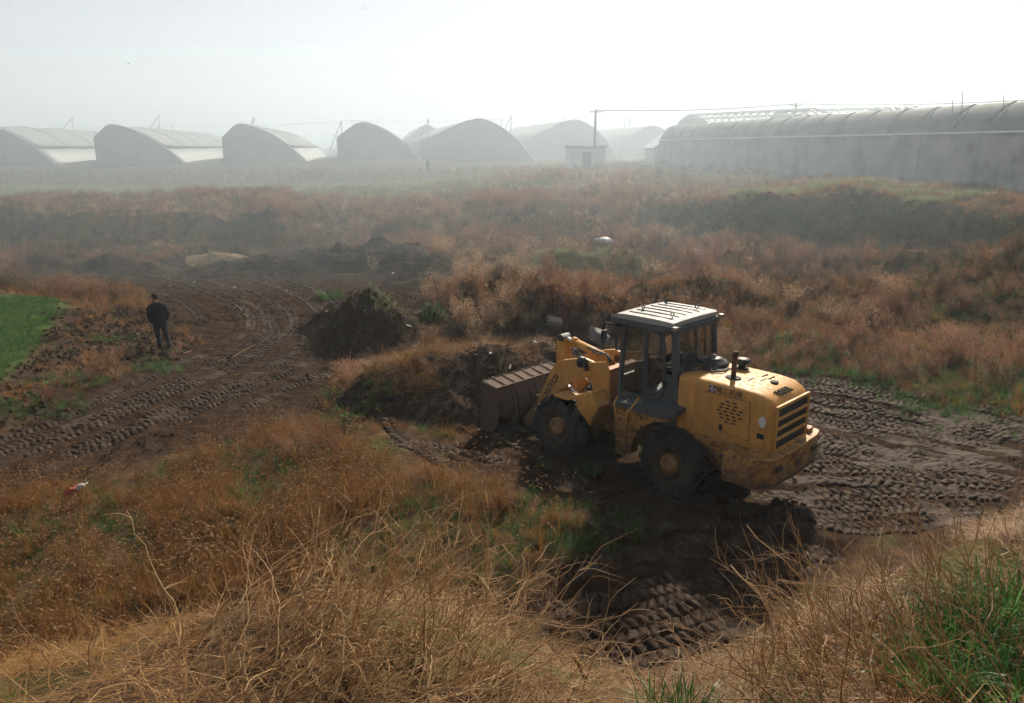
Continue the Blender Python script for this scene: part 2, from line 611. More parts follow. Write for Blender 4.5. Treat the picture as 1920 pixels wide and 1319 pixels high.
def sheet_mesh(name, X, Y, Z, mat, cols=None):
    ny, nx = X.shape
    me = bpy.data.meshes.new(name)
    v = np.stack([X, Y, Z], -1).reshape(-1, 3).astype(np.float32)
    idx = np.arange(ny * nx).reshape(ny, nx)
    f = np.stack([idx[:-1, :-1], idx[:-1, 1:], idx[1:, 1:], idx[1:, :-1]], -1).reshape(-1, 4)
    me.vertices.add(len(v))
    me.vertices.foreach_set('co', v.ravel())
    me.loops.add(f.size)
    me.loops.foreach_set('vertex_index', f.ravel().astype(np.int32))
    me.polygons.add(len(f))
    me.polygons.foreach_set('loop_start', np.arange(0, f.size, 4, dtype=np.int32))
    me.polygons.foreach_set('loop_total', np.full(len(f), 4, np.int32))
    me.polygons.foreach_set('use_smooth', np.ones(len(f), bool))
    me.update(calc_edges=True)
    me.materials.append(mat)
    if cols is not None:
        a = me.color_attributes.new('zone', 'FLOAT_COLOR', 'POINT')
        a.data.foreach_set('color', cols.reshape(-1, 4).astype(np.float32).ravel())
    o = bpy.data.objects.new(name, me)
    COL.objects.link(o)
    return o


def ground_material():
    m, nt, out = new_mat('ground_soil')
    at = N(nt, 'Attribute', attribute_name='zone')
    sep = N(nt, 'SeparateColor')
    nt.links.new(at.outputs['Color'], sep.inputs[0])
    n_big = noise_node(nt, .5, 4)
    n_mid = noise_node(nt, 3.0, 6, .6)
    n_fine = noise_node(nt, 22, 5, .65)
    soil = ramp(nt, n_mid, [(.3, (.055, .034, .02)), (.55, (.10, .062, .036)), (.75, (.15, .10, .055))])
    green = ramp(nt, n_mid, [(.3, (.03, .045, .012)), (.7, (.075, .095, .03))])
    gf = ramp(nt, n_big, [(.5, (0, 0, 0)), (.62, (.7, .7, .7))])
    soil = mix_col(nt, gf, soil, green)
    mudc = ramp(nt, n_mid, [(.3, (.024, .014, .008)), (.5, (.044, .026, .016)), (.7, (.08, .052, .034))])
    mudc = mix_col(nt, ramp(nt, n_fine, [(.35, (.55, .55, .55)), (.7, (1, 1, 1))]), (.02, .013, .008), mudc)
    dirtc = ramp(nt, n_fine, [(.3, (.035, .022, .014)), (.6, (.075, .048, .03)), (.75, (.11, .075, .045))])
    c = mix_col(nt, sep.outputs[0], soil, mudc)
    c = mix_col(nt, sep.outputs[1], c, dirtc)
    c = mix_col(nt, sep.outputs[2], c, (.06, .10, .025))
    h = N(nt, 'Math', operation='ADD')
    nt.links.new(n_mid, h.inputs[0])
    nt.links.new(n_fine, h.inputs[1])
    principled(nt, out, c, .9, 0, .02, h.outputs[0], .8, .05)
    return m


M_GROUND = ground_material()
ground = tag(sheet_mesh('ground', GX, GY, GZ, M_GROUND, np.stack([g_mud, g_dirt, g_wheat, np.ones_like(g_mud)], -1)), 'brown uneven earth of the pit, its banks and the fields behind', kind='structure')


# wheel tracks pressed into the mud: real chevron lugs
def track_material():
    m, nt, out = new_mat('pressed_mud')
    n1 = noise_node(nt, 2.2, 5, .6)
    n2 = noise_node(nt, 30, 4, .6)
    c = ramp(nt, n1, [(.3, (.024, .014, .009)), (.52, (.049, .031, .020)), (.72, (.095, .066, .046))])
    c = mix_col(nt, ramp(nt, n2, [(.3, (.4, .4, .4)), (.6, (1, 1, 1))]), (.03, .019, .012), c)
    principled(nt, out, c, .65, 0, .05, n2, .5, .02)
    return m


M_TRACK = track_material()


def build_track(key, half=.25, depth=.05):
    L = TRACK_W[key]
    d = np.gradient(L, axis=0)
    d /= np.linalg.norm(d, axis=1)[:, None]
    nrm = np.stack([-d[:, 1], d[:, 0]], 1)
    s = np.concatenate([[0], np.cumsum(np.linalg.norm(np.diff(L, axis=0), axis=1))])
    w = np.linspace(-1, 1, 25)
    jit = .05 * fbm(s, s * 0, .9, 2, sum(map(ord, key)))
    X = L[:, 0, None] + nrm[:, 0, None] * (w * half + jit[:, None])
    Y = L[:, 1, None] + nrm[:, 1, None] * (w * half + jit[:, None])
    pitch = .17 * (1 + .12 * math.sin(sum(map(ord, key))))
    sgn = np.where(w > 0, 0.5, 0.0)
    ph = (s[:, None] / pitch + sgn + np.abs(w) * .5 + .40 * fbm(X, Y, 1.3, 2, 5) + .16 * fbm(X, Y, 5, 2, 6)) % 1.0
    lug = sstep(.04, .10, ph) * (1 - sstep(.68, .80, ph))          # flat-topped pads with dark gaps
    lug *= (1 - sstep(.80, 1., np.abs(w) + .15 * fbm(X, Y, 3, 2, 4))) * sstep(.0, .10, np.abs(w))
    wear = sstep(-.55, .05, fbm(X, Y, .9, 3, 9)) * (.75 + .5 * fbm(X, Y, 4, 2, 10))
    edge = np.abs(w) ** 6
    Z = gz(X.ravel(), Y.ravel()).reshape(X.shape) + .012 - .06 * edge + depth * lug * wear + .020 * fbm(X, Y, 4, 3, 8)
    # the ends sink into the ground
    e = np.minimum(s, s[-1] - s)
    Z -= .06 * (1 - sstep(0, .6, e))[:, None]
    o = sheet_mesh('tyre_track', X, Y, Z, M_TRACK)
    o.parent = ground
    return o


for k in TRACK_W:
    build_track(k, .23 if len(k) == 1 else .25, .062 if len(k) == 1 else .068)

# ------------------------------------------------------------------ heaps of soil
def soil_mat(name, stops, scale=5, rough=.9, bump=1.0):
    m, nt, out = new_mat(name)
    n1 = noise_node(nt, scale, 7, .65)
    n2 = noise_node(nt, scale * 6, 5, .65)
    c = ramp(nt, n1, stops)
    c = mix_col(nt, ramp(nt, n2, [(.35, (.45, .45, .45)), (.65, (1, 1, 1))]), tuple(x * .5 for x in stops[0][1]), c)
    h = N(nt, 'Math', operation='ADD')
    nt.links.new(n1, h.inputs[0])
    nt.links.new(n2, h.inputs[1])
    principled(nt, out, c, rough, 0, .08, h.outputs[0], bump, .06)
    return m


M_SOILD = soil_mat('dark_tipped_soil', [(.3, (.032, .021, .013)), (.55, (.07, .044, .026)), (.75, (.13, .083, .05))])
M_SOILB = soil_mat('brown_tipped_soil', [(.3, (.04, .025, .015)), (.55, (.08, .05, .03)), (.75, (.14, .09, .052))])
M_CHIPS = soil_mat('pale_wood_chips', [(.3, (.16, .115, .06)), (.55, (.30, .22, .125)), (.75, (.46, .37, .23))], 9)
M_SOILG = soil_mat('weedy_soil', [(.3, (.03, .024, .012)), (.55, (.06, .05, .025)), (.75, (.10, .075, .04))])

HEAPS = []


def bumps_h(x, y, bumps, seed):
    wx = x + .22 * fbm(x, y, .8, 2, seed + 3)
    wy = y + .22 * fbm(x, y, .8, 2, seed + 4)
    acc = np.zeros(x.shape)
    K = 7.0
    for (cx, cy_, rx, ry, hh, sharp) in bumps:
        d = np.hypot((wx - cx) / rx, (wy - cy_) / ry)
        b = hh * np.where(d < 1.25, 1 - np.clip(d, 0, 1.25) ** sharp, -.5)
        acc = acc + np.exp(K * b)
    h = np.log(acc + np.exp(-K * .4)) / K
    k = sstep(-.1, .5, h)
    rid = 1 - 2 * np.abs(fbm(x, y, .95, 3, seed + 7))
    return h + k * (.20 * rid * sstep(.2, 1.2, h) + .15 * fbm(x, y, 1.7, 4, seed) + .09 * fbm(x, y, 5, 3, seed + 1)) - .06


def heap(name, bumps, mat, label, cat='heap', res=.07, seed=1, veg=0.0, group=None):
    x0 = min(b[0] - b[2] * 1.3 for b in bumps); x1 = max(b[0] + b[2] * 1.3 for b in bumps)
    y0 = min(b[1] - b[3] * 1.3 for b in bumps); y1 = max(b[1] + b[3] * 1.3 for b in bumps)
    X, Y = np.meshgrid(np.arange(x0, x1, res), np.arange(y0, y1, res))
    G = gz(X.ravel(), Y.ravel()).reshape(X.shape)
    Hh = bumps_h(X, Y, bumps, seed)
    Z = G + np.maximum(Hh, -.25)
    o = sheet_mesh(name, X, Y, Z, mat)
    # drop the cells that lie under the ground
    bm = bmesh.new()
    bm.from_mesh(o.data)
    flat = Hh.ravel()
    bm.verts.ensure_lookup_table()
    bmesh.ops.delete(bm, geom=[v for v in bm.verts if flat[v.index] < -.12], context='VERTS')
    bm.to_mesh(o.data)
    bm.free()
    tag(o, label, cat, group)
    HEAPS.append((bumps, seed, veg, (x0, x1, y0, y1)))
    return o


heap('soil_heap', [(-5.15, 26.4, 2.5, 2.4, 2.1, .85), (-3.0, 26.9, 2.6, 2.0, .85, 1.1), (-6.9, 28.2, 1.4, 1.4, .95, 1.3)], M_SOILD, 'pointed dark soil heap beside the muddy track, green grass on its shoulders', seed=101)
heap('soil_heap', [(-15.4, 41.0, 3.4, 2.2, .7, 1.2), (-13.4, 41.3, 3.0, 2.2, .95, 1.2), (-11.4, 41.6, 3.0, 2.2, 1.15, 1.1), (-9.4, 41.8, 2.8, 2.4, 1.3, 1.1), (-7.4, 41.6, 2.6, 2.4, 1.5, 1.0), (-5.6, 40.2, 2.4, 2.6, 1.2, 1.2), (-4.6, 37.6, 2.0, 2.6, .9, 1.2), (-3.9, 35.2, 1.8, 2.6, .6, 1.3)], M_SOILD, 'long ridge of dark tipped soil at the back of the pit', res=.11, seed=111)
heap('soil_heap', [(-.55, 19.9, 1.7, 1.7, 1.45, 1.5), (-2.1, 20.3, 1.8, 1.8, 1.25, 1.6), (-3.4, 19.9, 1.5, 1.7, .95, 1.6), (.75, 21.4, 1.6, 1.6, 1.25, 1.5), (-1.45, 18.35, 1.1, .95, .75, 1.2), (-.35, 18.9, .9, .8, .8, 1.2)], M_SOILD, 'black soil bank with hay on top directly in front of the bucket', seed=121, res=.055, veg=.1)
heap('rubble_mound', [(1.6, 26.2, 2.6, 2.4, 1.7, 1.8), (3.4, 27.4, 2.4, 2.2, 1.4, 1.8), (.2, 25.0, 1.5, 1.4, .8, 1.6)], M_SOILB, 'weed-topped rubble mound behind the loader boom', seed=131, veg=.75)
heap('grass_mound', [(3.0, 37.5, 3.0, 2.4, .85, 1.5), (5.2, 37.6, 2.2, 2.2, .75, 1.3)], M_SOILG, 'mound with pale green grass and a white bag on it', seed=141, res=.1, veg=.9)
heap('wood_chip_heap', [(-17.2, 43.6, 1.7, 1.2, .38, 1.2), (-16.2, 43.8, 1.1, .9, .28, 1.2)], M_CHIPS, 'low pale yellow heap of wood chips by the far bank', seed=151, res=.1)
heap('soil_heap', [(-25.5, 41.5, 2.0, 1.5, .6, 1.6), (-22.3, 42, 2.6, 1.6, .75, 1.6), (-19.8, 41, 1.8, 1.3, .5, 1.6)], M_SOILD, 'low dark soil lumps left of the wood chips', seed=161, res=.11)
heap('weedy_hummock', [(-.8, 31.5, 2.2, 2.0, 1.0, 1.8), (-2.4, 30.2, 1.8, 1.8, .7, 1.8)], M_SOILG, 'brown grassy hummock right of the pointed soil heap', seed=171, veg=1.0)
heap('weedy_hummock', [(5.6, 31.5, 3.0, 2.2, .9, 1.8), (8.4, 32, 2.4, 2.0, .7, 1.8)], M_SOILG, 'brown weedy hummock seen just above the cab roof', seed=181, res=.1, veg=1.0)


def bare_heap(x, y):
    """true on the dug black face of the bank before the bucket"""
    return (x > -4.6) & (x < 2.2) & (y > 17.4) & (y < 20.3)


def surf(x, y):
    """top of ground or heaps; second value: plant cover allowed there"""
    z = gz(x, y)
    cov = np.ones_like(z)
    for bumps, seed, veg, (x0, x1, y0, y1) in HEAPS:
        k = (x > x0) & (x < x1) & (y > y0) & (y < y1)
        if k.any():
            h = bumps_h(x[k], y[k], bumps, seed)
            on = h > 0
            zz = z[k]
            z[k] = np.where(on, zz + h, zz)
            c = cov[k]
            c[on] = veg
            cov[k] = c
    return z, cov


def top(px, py):
    """spot of the real surface (heaps too) seen at a photo position"""
    r = ray(px, py)
    ts = np.arange(2.5, 130, 0.06)
    p = r[None] * ts[:, None] + np.array([0, 0, CAM_H])
    h, _ = surf(p[:, 0].copy(), p[:, 1].copy())
    b = np.nonzero(p[:, 2] < h)[0]
    i = b[0] if len(b) else -1
    return Vector((p[i][0], p[i][1], float(h[i])))


# ------------------------------------------------------------------ plants
M_FOX = leaf_mat('dry_foxtail_blades', [(0, (.10, .042, .012)), (.4, (.21, .095, .027)), (.75, (.32, .16, .048)), (1, (.42, .24, .085))], .55)
M_FOXH = leaf_mat('foxtail_heads', [(0, (.20, .10, .04)), (.6, (.32, .19, .085)), (1, (.50, .35, .19))], .5)
M_WEED = leaf_mat('dry_russet_weed', [(0, (.11, .050, .026)), (.4, (.23, .110, .060)), (.75, (.36, .195, .115)), (1, (.48, .32, .20))], .5)
M_WEED2 = leaf_mat('dull_olive_weed', [(0, (.035, .036, .016)), (.5, (.075, .068, .03)), (1, (.12, .10, .05))], .4)
M_GREEN = leaf_mat('green_grass', [(0, (.028, .065, .012)), (.5, (.055, .13, .025)), (1, (.11, .20, .05))], .45, .45)
M_LUSH = leaf_mat('lush_green_blades', [(0, (.025, .085, .016)), (.5, (.055, .155, .030)), (1, (.15, .28, .09))], .45, .4)
M_PGREEN = leaf_mat('pale_green_grass', [(0, (.13, .16, .07)), (.5, (.22, .26, .12)), (1, (.33, .36, .20))], .45)
M_STRAW = leaf_mat('straw', [(0, (.09, .038, .010)), (.4, (.20, .095, .027)), (.8, (.34, .19, .062)), (1, (.55, .38, .17))], .3)
M_STALK = leaf_mat('pale_stalk', [(0, (.24, .12, .055)), (.35, (.44, .27, .125)), (.75, (.64, .46, .25)), (1, (.78, .62, .40))], .35)
M_LEAF = leaf_mat('broad_leaf', [(0, (.018, .055, .010)), (.5, (.04, .11, .02)), (1, (.09, .19, .04))], .45, .85)

prng = random.Random(3)


def blade(mb, base, az, lean, ln, wd, droop, segs=4, mi=0, twist=0.0):
    """tapered strip that leans and droops"""
    p = Vector(base)
    V, Fc = [], []
    el = math.pi / 2 - lean
    side = Vector((-math.sin(az + twist), math.cos(az + twist), 0))
    for i in range(segs + 1):
        t = i / segs
        w = wd * (1 - t) ** .7 * .5
        V += [p - side * w, p + side * w] if i < segs else [p]
        d = Vector((math.cos(az) * math.cos(el), math.sin(az) * math.cos(el), math.sin(el)))
        p = p + d * (ln / segs)
        el -= droop / segs
    for i in range(segs - 1):
        Fc.append((2 * i, 2 * i + 1, 2 * i + 3, 2 * i + 2))
    Fc.append((2 * segs - 2, 2 * segs - 1, 2 * segs))
    mb.add(V, Fc, mi)
    return p


def proto(mb, name, mats):
    me = bpy.data.meshes.new(name)
    me.from_pydata(mb.v, [], mb.f)
    for m in mats:
        me.materials.append(m)
    me.polygons.foreach_set('material_index', mb.m)
    me.update()
    return bpy.data.objects.new(name, me)


def foxtail(k, nb=20, ns=4):
    r = random.Random(k)
    mb = MB()
    for i in range(nb):
        a, d = r.uniform(0, 6.28), r.uniform(0, .09)
        blade(mb, (d * math.cos(a), d * math.sin(a), 0), r.uniform(0, 6.28), r.uniform(.1, .8), r.uniform(.18, .42), r.uniform(.006, .011), r.uniform(.4, 1.8), 4)
    for i in range(ns):
        az = r.uniform(0, 6.28)
        d = r.uniform(0, .08)
        e = blade(mb, (d * math.cos(az), d * math.sin(az), 0), az, r.uniform(.03, .35), r.uniform(.35, .62), .006, r.uniform(.1, .6), 4)
        # nodding head
        pts, q, el = [], Vector(e), r.uniform(.3, 1.1)
        L = r.uniform(.05, .085)
        for s in range(4):
            pts.append(q.copy())
            q = q + Vector((math.cos(az) * math.cos(el), math.sin(az) * math.cos(el), math.sin(el))) * L / 3
            el -= .75
        mb.tube(pts, [.003, .0085, .008, .002], 4, False, 1)
    return proto(mb, 'foxtail_tuft', [M_FOX, M_FOXH])


def weed(k, mat, h=.8, spread=.42, ntw=70, leaf=.03):
    """twiggy dry bush: branching stems carrying many small dry leaves"""
    r = random.Random(k)
    mb = MB()
    stems = []
    for i in range(6):
        az = r.uniform(0, 6.28)
        lean = r.uniform(.05, .55)
        p = Vector((0, 0, 0))
        el = math.pi / 2 - lean
        L = h * r.uniform(.7, 1.05)
        pts = [p.copy()]
        for s in range(5):
            p = p + Vector((math.cos(az) * math.cos(el), math.sin(az) * math.cos(el), math.sin(el))) * L / 5
            az += r.uniform(-.3, .3)
            el += r.uniform(-.15, .12)
            pts.append(p.copy())
        stems.append(pts)
        mb.tube(pts, [.007, .006, .005, .004, .003, .002], 3, False, 1)
    for i in range(ntw):
        st = r.choice(stems)
        t = r.uniform(.12, 1) * 4.999
        j = int(t)
        b = st[j].lerp(st[j + 1], t - j)
        az = r.uniform(0, 6.28)
        ln = spread * r.uniform(.25, .8) * (1.1 - .09 * t)
        e = blade(mb, b, az, r.uniform(.3, 1.2), ln, .007, r.uniform(-.6, .5), 2, 1)
        for q in range(4):
            c = b.lerp(Vector(e), r.uniform(.3, 1.05)) + Vector((r.uniform(-1, 1), r.uniform(-1, 1), r.uniform(-1, 1))) * .03
            blade(mb, c, r.uniform(0, 6.28), r.uniform(0, 1.9), leaf * r.uniform(.8, 2.2), leaf * r.uniform(.35, .7), r.uniform(-.5, .9), 2, 0, r.uniform(0, 3))
    return proto(mb, 'weed_bush', [mat, M_WEED])


def tuft(k, mat, n=26, ln=.25, wd=.007, spread=.07, droop=1.4, name='grass_tuft'):
    r = random.Random(k)
    mb = MB()
    for i in range(n):
        a, d = r.uniform(0, 6.28), spread * math.sqrt(r.random())
        blade(mb, (d * math.cos(a), d * math.sin(a), 0), a + r.uniform(-.9, .9), r.uniform(.05, .7), ln * r.uniform(.5, 1.15), wd * r.uniform(.7, 1.3), r.uniform(.2, droop), 4)
    return proto(mb, name, [mat])


def hay(k, n=34, ln=.4):
    r = random.Random(k)
    mb = MB()
    for i in range(n):
        a = r.uniform(0, 6.28)
        blade(mb, (r.gauss(0, .12), r.gauss(0, .12), r.uniform(0, .10)), a, r.uniform(1.2, 1.62), ln * r.uniform(.4, 1.2), r.uniform(.005, .010), r.uniform(-.2, .35), 3)
    return proto(mb, 'hay_wisp', [M_STRAW])


def clods(k, n=14):
    r = random.Random(k)
    mb = MB()
    for i in range(n):
        c = Vector((r.gauss(0, .22), r.gauss(0, .22), 0))
        s = r.uniform(.015, .06)
        V = [c + Vector((x * r.uniform(.6, 1.3), y * r.uniform(.6, 1.3), z * r.uniform(.5, 1.1))) * s for x, y, z in [(1, 0, .1), (.3, 1, .2), (-.8, .6, 0), (-.7, -.7, .1), (.4, -.9, .1), (.1, .1, .9), (0, 0, -.8)]]
        mb.add(V, [(0, 1, 5), (1, 2, 5), (2, 3, 5), (3, 4, 5), (4, 0, 5), (1, 0, 6), (2, 1, 6), (3, 2, 6), (4, 3, 6), (0, 4, 6)])
    return proto(mb, 'clod', [M_SOILB])


P_FOX = [foxtail(i) for i in range(6)]
P_WEED = [weed(20 + i, M_WEED) for i in range(5)]
P_OLIVE = [weed(40 + i, M_WEED2, .6, .36) for i in range(3)]
P_GREEN = [tuft(60 + i, M_GREEN) for i in range(4)]
P_PGREEN = [tuft(70 + i, M_PGREEN, 30, .22) for i in range(3)]
P_BROWN = [tuft(80 + i, M_FOX, 30, .34, .008, .10, 1.8) for i in range(4)]
M_PALE = leaf_mat('pale_dry_grass', [(0, (.26, .15, .085)), (.5, (.42, .28, .17)), (1, (.55, .41, .27))], .45)
P_PALE = [tuft(130 + i, M_PALE, 30, .5, .014, .16, 1.5) for i in range(3)]
P_HAY = [hay(90 + i) for i in range(4)]
P_WHEAT = [tuft(110 + i, M_GREEN, 22, .13, .006, .06, .8) for i in range(3)]
P_CLOD = [clods(120 + i) for i in range(3)]


def scatter(name, protos, xy, scale, label, zoff=0.0, tilt=.12, z=None, sink=.02):
    """one uncountable cover: instances of plant prototypes on points"""
    xy = np.asarray(xy, float)
    n = len(xy)
    if n == 0:
        return None
    if z is None:
        z, _ = surf(xy[:, 0].copy(), xy[:, 1].copy())
    me = bpy.data.meshes.new(name)
    me.vertices.add(n)
    me.vertices.foreach_set('co', np.stack([xy[:, 0], xy[:, 1], z + zoff - sink], 1).astype(np.float32).ravel())
    a = me.attributes.new('sc', 'FLOAT', 'POINT')
    a.data.foreach_set('value', (np.broadcast_to(scale, (n,)) * rng.uniform(.7, 1.25, n)).astype(np.float32))
    a = me.attributes.new('rot', 'FLOAT_VECTOR', 'POINT')
    a.data.foreach_set('vector', np.stack([rng.normal(0, tilt, n), rng.normal(0, tilt, n), rng.uniform(0, 6.283, n)], 1).astype(np.float32).ravel())
    a = me.attributes.new('idx', 'INT', 'POINT')
    a.data.foreach_set('value', rng.integers(0, len(protos), n).astype(np.int32))
    o = bpy.data.objects.new(name, me)
    COL.objects.link(o)
    pc = bpy.data.collections.new(name + '_kinds')
    for p in protos:
        if p.name not in pc.objects:
            pc.objects.link(p)
    ng = bpy.data.node_groups.new(name, 'GeometryNodeTree')
    ng.interface.new_socket('Geometry', in_out='INPUT', socket_type='NodeSocketGeometry')
    ng.interface.new_socket('Geometry', in_out='OUTPUT', socket_type='NodeSocketGeometry')
    L = ng.links
    gi, go = ng.nodes.new('NodeGroupInput'), ng.nodes.new('NodeGroupOutput')
    ci = ng.nodes.new('GeometryNodeCollectionInfo')
    ci.inputs['Collection'].default_value = pc
    ci.inputs['Separate Children'].default_value = True
    ci.inputs['Reset Children'].default_value = True
    ip = ng.nodes.new('GeometryNodeInstanceOnPoints')

    def attr(nm, typ):
        q = ng.nodes.new('GeometryNodeInputNamedAttribute')
        q.data_type = typ
        q.inputs['Name'].default_value = nm
        return q.outputs['Attribute']
    L.new(gi.outputs[0], ip.inputs['Points'])
    L.new(ci.outputs[0], ip.inputs['Instance'])
    ip.inputs['Pick Instance'].default_value = True
    L.new(attr('idx', 'INT'), ip.inputs['Instance Index'])
    L.new(attr('rot', 'FLOAT_VECTOR'), ip.inputs['Rotation'])
    L.new(attr('sc', 'FLOAT'), ip.inputs['Scale'])
    L.new(ip.outputs[0], go.inputs[0])
    md = o.modifiers.new('plants', 'NODES')
    md.node_group = ng
    tag(o, label, kind='stuff')
    return o


def rand_pts(x0, x1, y0, y1, dens):
    n = int((x1 - x0) * (y1 - y0) * dens)
    x, y = rng.uniform(x0, x1, n), rng.uniform(y0, y1, n)
    k = np.abs(x) < (y * .73 + 3.5)            # the stretch of land around the view
    return x[k], y[k]


def keep(x, y, p):
    k = rng.random(len(x)) < p
    return np.stack([x[k], y[k]], 1)


def poly_dist(x, y, poly):
    """distance outside a polygon (0 inside)"""
    d = np.full(x.shape, 1e9)
    j = len(poly) - 1
    for i in range(len(poly)):
        a, b = poly[j], poly[i]
        ab = b - a
        t = np.clip(((x - a[0]) * ab[0] + (y - a[1]) * ab[1]) / (ab @ ab + 1e-9), 0, 1)
        d = np.minimum(d, np.hypot(x - a[0] - t * ab[0], y - a[1] - t * ab[1]))
        j = i
    return np.where(in_poly(x, y, poly), 0, d)


_cl, _sl = math.cos(R(135)), math.sin(R(135))


def off_loader(x, y):
    dx, dy = x - LOADER[0], y - LOADER[1]
    lx, ly = dx * _cl + dy * _sl, -dx * _sl + dy * _cl
    return ~((lx > -2.1) & (lx < 6.1) & (np.abs(ly) < 1.3))


LOADER = (3.817, 14.561)


def bank(x, y):
    """1 on the near bank we stand on"""
    return sstep(.7, 1.4, gz(x, y)) * (1 - sstep(9.0, 11, y - np.abs(x) * .38))


# 1 foxtail field in the left foreground
x, y = rand_pts(-14, 6, 6.5, 22, 52)
_, mu, di, wh = ground_full(x, y)
fld = poly_soft(x, y, FIELD_P, .7)
bk_ = bank(x, y)
clump = .15 + .85 * sstep(-.3, .2, fbm(x, y, .6, 3, 201))
FOXPT = keep(x, y, np.clip(fld * clump * (1 - mu * .9) * (1 - bk_) * off_loader(x, y) * ~bare_heap(x, y), 0, 1))
scatter('foxtail_grass', P_FOX, FOXPT, 1.0 + .55 * fbm(FOXPT[:, 0], FOXPT[:, 1], .7, 3, 205), 'dry brown foxtail grass with pale nodding heads in the left foreground')
x, y = rand_pts(-14, 6, 6.5, 22, 22)
fld = poly_soft(x, y, FIELD_P, .7)
p_ = keep(x, y, fld * sstep(-.15, .15, -fbm(x, y, .6, 3, 201)) * (1 - bank(x, y)))
scatter('green_undergrowth', P_GREEN, p_, 1.1, 'low green grass showing between the dry foxtails')
x, y = rand_pts(-14, 6, 7, 21, 3.0)
fld = poly_soft(x, y, FIELD_P, .6)
p_ = keep(x, y, fld * sstep(.0, .35, fbm(x, y, .45, 3, 221)) * (1 - bank(x, y)))
scatter('dry_weed_cover', P_WEED, p_, .72, 'dry brown weeds standing among the foxtail grass')

# 2 wild brown cover from the loader to the far fields
x, y = rand_pts(-40, 42, 19, 60, 5.2)
h_, mu, di, wh = ground_full(x, y)
_, cov = surf(x.copy(), y.copy())
wild = (1 - mu) * (1 - di) * (1 - wh) * cov
cl = sstep(-.25, .2, fbm(x, y, .42, 3, 231))
steep_r = np.maximum(bank_face(x, y), .35 * sstep(12, 16, x) * sstep(30, 34, y + .35 * (x - 14)))          # right slope: olive growth, its dark cover also put in for shade
bankl = (1 - sstep(-17, -12, x)) * sstep(43.5, 45.5, y) * (1 - sstep(49, 50.5, y))   # bare cut bank on the left
plat = sstep(3.0, 3.7, gz(x, y)) * sstep(5, 9, x)
near_wheat = 1 - sstep(.2, 1.6, poly_dist(x, y, WHEAT_P))
p_ = keep(x, y, np.clip(wild * (.12 + .88 * cl) * (1 - .92 * steep_r) * (1 - .9 * bankl) * (1 - plat) * (1 - near_wheat) * off_loader(x, y) * ~bare_heap(x, y), 0, 1))
scatter('russet_weeds', P_WEED, p_, .85 + .7 * fbm(p_[:, 0], p_[:, 1], .55, 3, 233), 'russet dry weeds covering the rough ground behind the loader')
p_ = keep(x, y, np.clip(wild * (.12 + .5 * (1 - cl) + .6 * steep_r + .25 * bankl) * (1 - plat) * (1 - near_wheat), 0, 1))
scatter('olive_weeds', P_OLIVE, p_, .95, 'dull olive weeds in the hollows and on the right slope, there also put in as shade')
x, y = rand_pts(-32, 34, 17, 48, 15)
h_, mu, di, wh = ground_full(x, y)
_, cov = surf(x.copy(), y.copy())
wild = (1 - mu) * (1 - wh) * cov * (1 - .75 * di)
near_wheat = 1 - sstep(.1, 1.2, poly_dist(x, y, WHEAT_P))
wild = wild * (1 - near_wheat)
bankl = (1 - sstep(-17, -12, x)) * sstep(43.2, 44.5, y) * (1 - sstep(49, 50.5, y))
p_ = keep(x, y, np.clip(wild * (.35 + .65 * sstep(-.3, .4, fbm(x, y, .6, 3, 241))) * off_loader(x, y) * (1 - .95 * bankl) * (1 - .8 * bank_face(x, y)), 0, 1))
scatter('brown_grass', P_BROWN, p_, 1.05, 'matted brown grass between the weeds of the rough ground')
x, y = rand_pts(-22, 26, 21, 50, 7)
h_, mu, di, wh = ground_full(x, y)
_, cov = surf(x.copy(), y.copy())
crest = sstep(.10, .38, .55 * fbm(x, y, .28, 3, 21) + .24 * fbm(x, y, .8, 2, 22) + .25 * (cov < 1) * (cov > .5))  # hummock tops get paler grass: the sunlit look is put into colour
p_ = keep(x, y, np.clip((1 - mu) * (1 - di) * (1 - wh) * cov * crest * off_loader(x, y) * ~bare_heap(x, y), 0, 1))
scatter('sun_tone_grass', P_PALE, p_, .8, 'dry grass on the hummock tops, sunlight put into its paler tan colour')
x, y = rand_pts(4, 34, 30, 60, 9)
plat = sstep(2.6, 3.4, gz(x, y)) * sstep(5, 8, x)
lane = fbm(x, y, .35, 3, 271)
scatter('plateau_brown_grass', P_BROWN, keep(x, y, plat * .6), .95, 'brown grass on the shelf below the long wall')
scatter('plateau_olive_weeds', P_OLIVE, keep(x, y, plat * .22 * sstep(-.2, .3, lane)), .6, 'low olive weeds on the shelf below the long wall')
scatter('plateau_russet_weeds', P_WEED, keep(x, y, plat * .12 * sstep(-.1, .3, -lane)), .55, 'low russet weeds on the shelf below the long wall')
P_STRAWB = [weed(150 + i, M_PALE, .75, .5, 90, .034) for i in range(3)]
sb = []
for px, py, n, r_ in [(870, 565, 16, 1.4), (930, 525, 14, 1.6), (965, 600, 10, 1.0), (850, 630, 8, .8), (1010, 545, 14, 1.5), (830, 500, 12, 1.8), (1420, 570, 9, 1.4), (1560, 610, 7, 1.0), (990, 490, 12, 2.0), (1300, 460, 12, 2.4), (1150, 530, 9, 1.4), (1650, 560, 8, 1.2), (700, 430, 14, 3.0), (900, 430, 14, 3.0)]:
    c = px_on_ground(px, py)
    sb.append(np.stack([rng.normal(c[0], r_ * .7, n), rng.normal(c[1], r_ * .6, n)], 1))
scatter('straw_coloured_bushes', P_STRAWB, np.concatenate(sb), 1.15, 'rounded straw-coloured dry bushes scattered behind the soil bank')
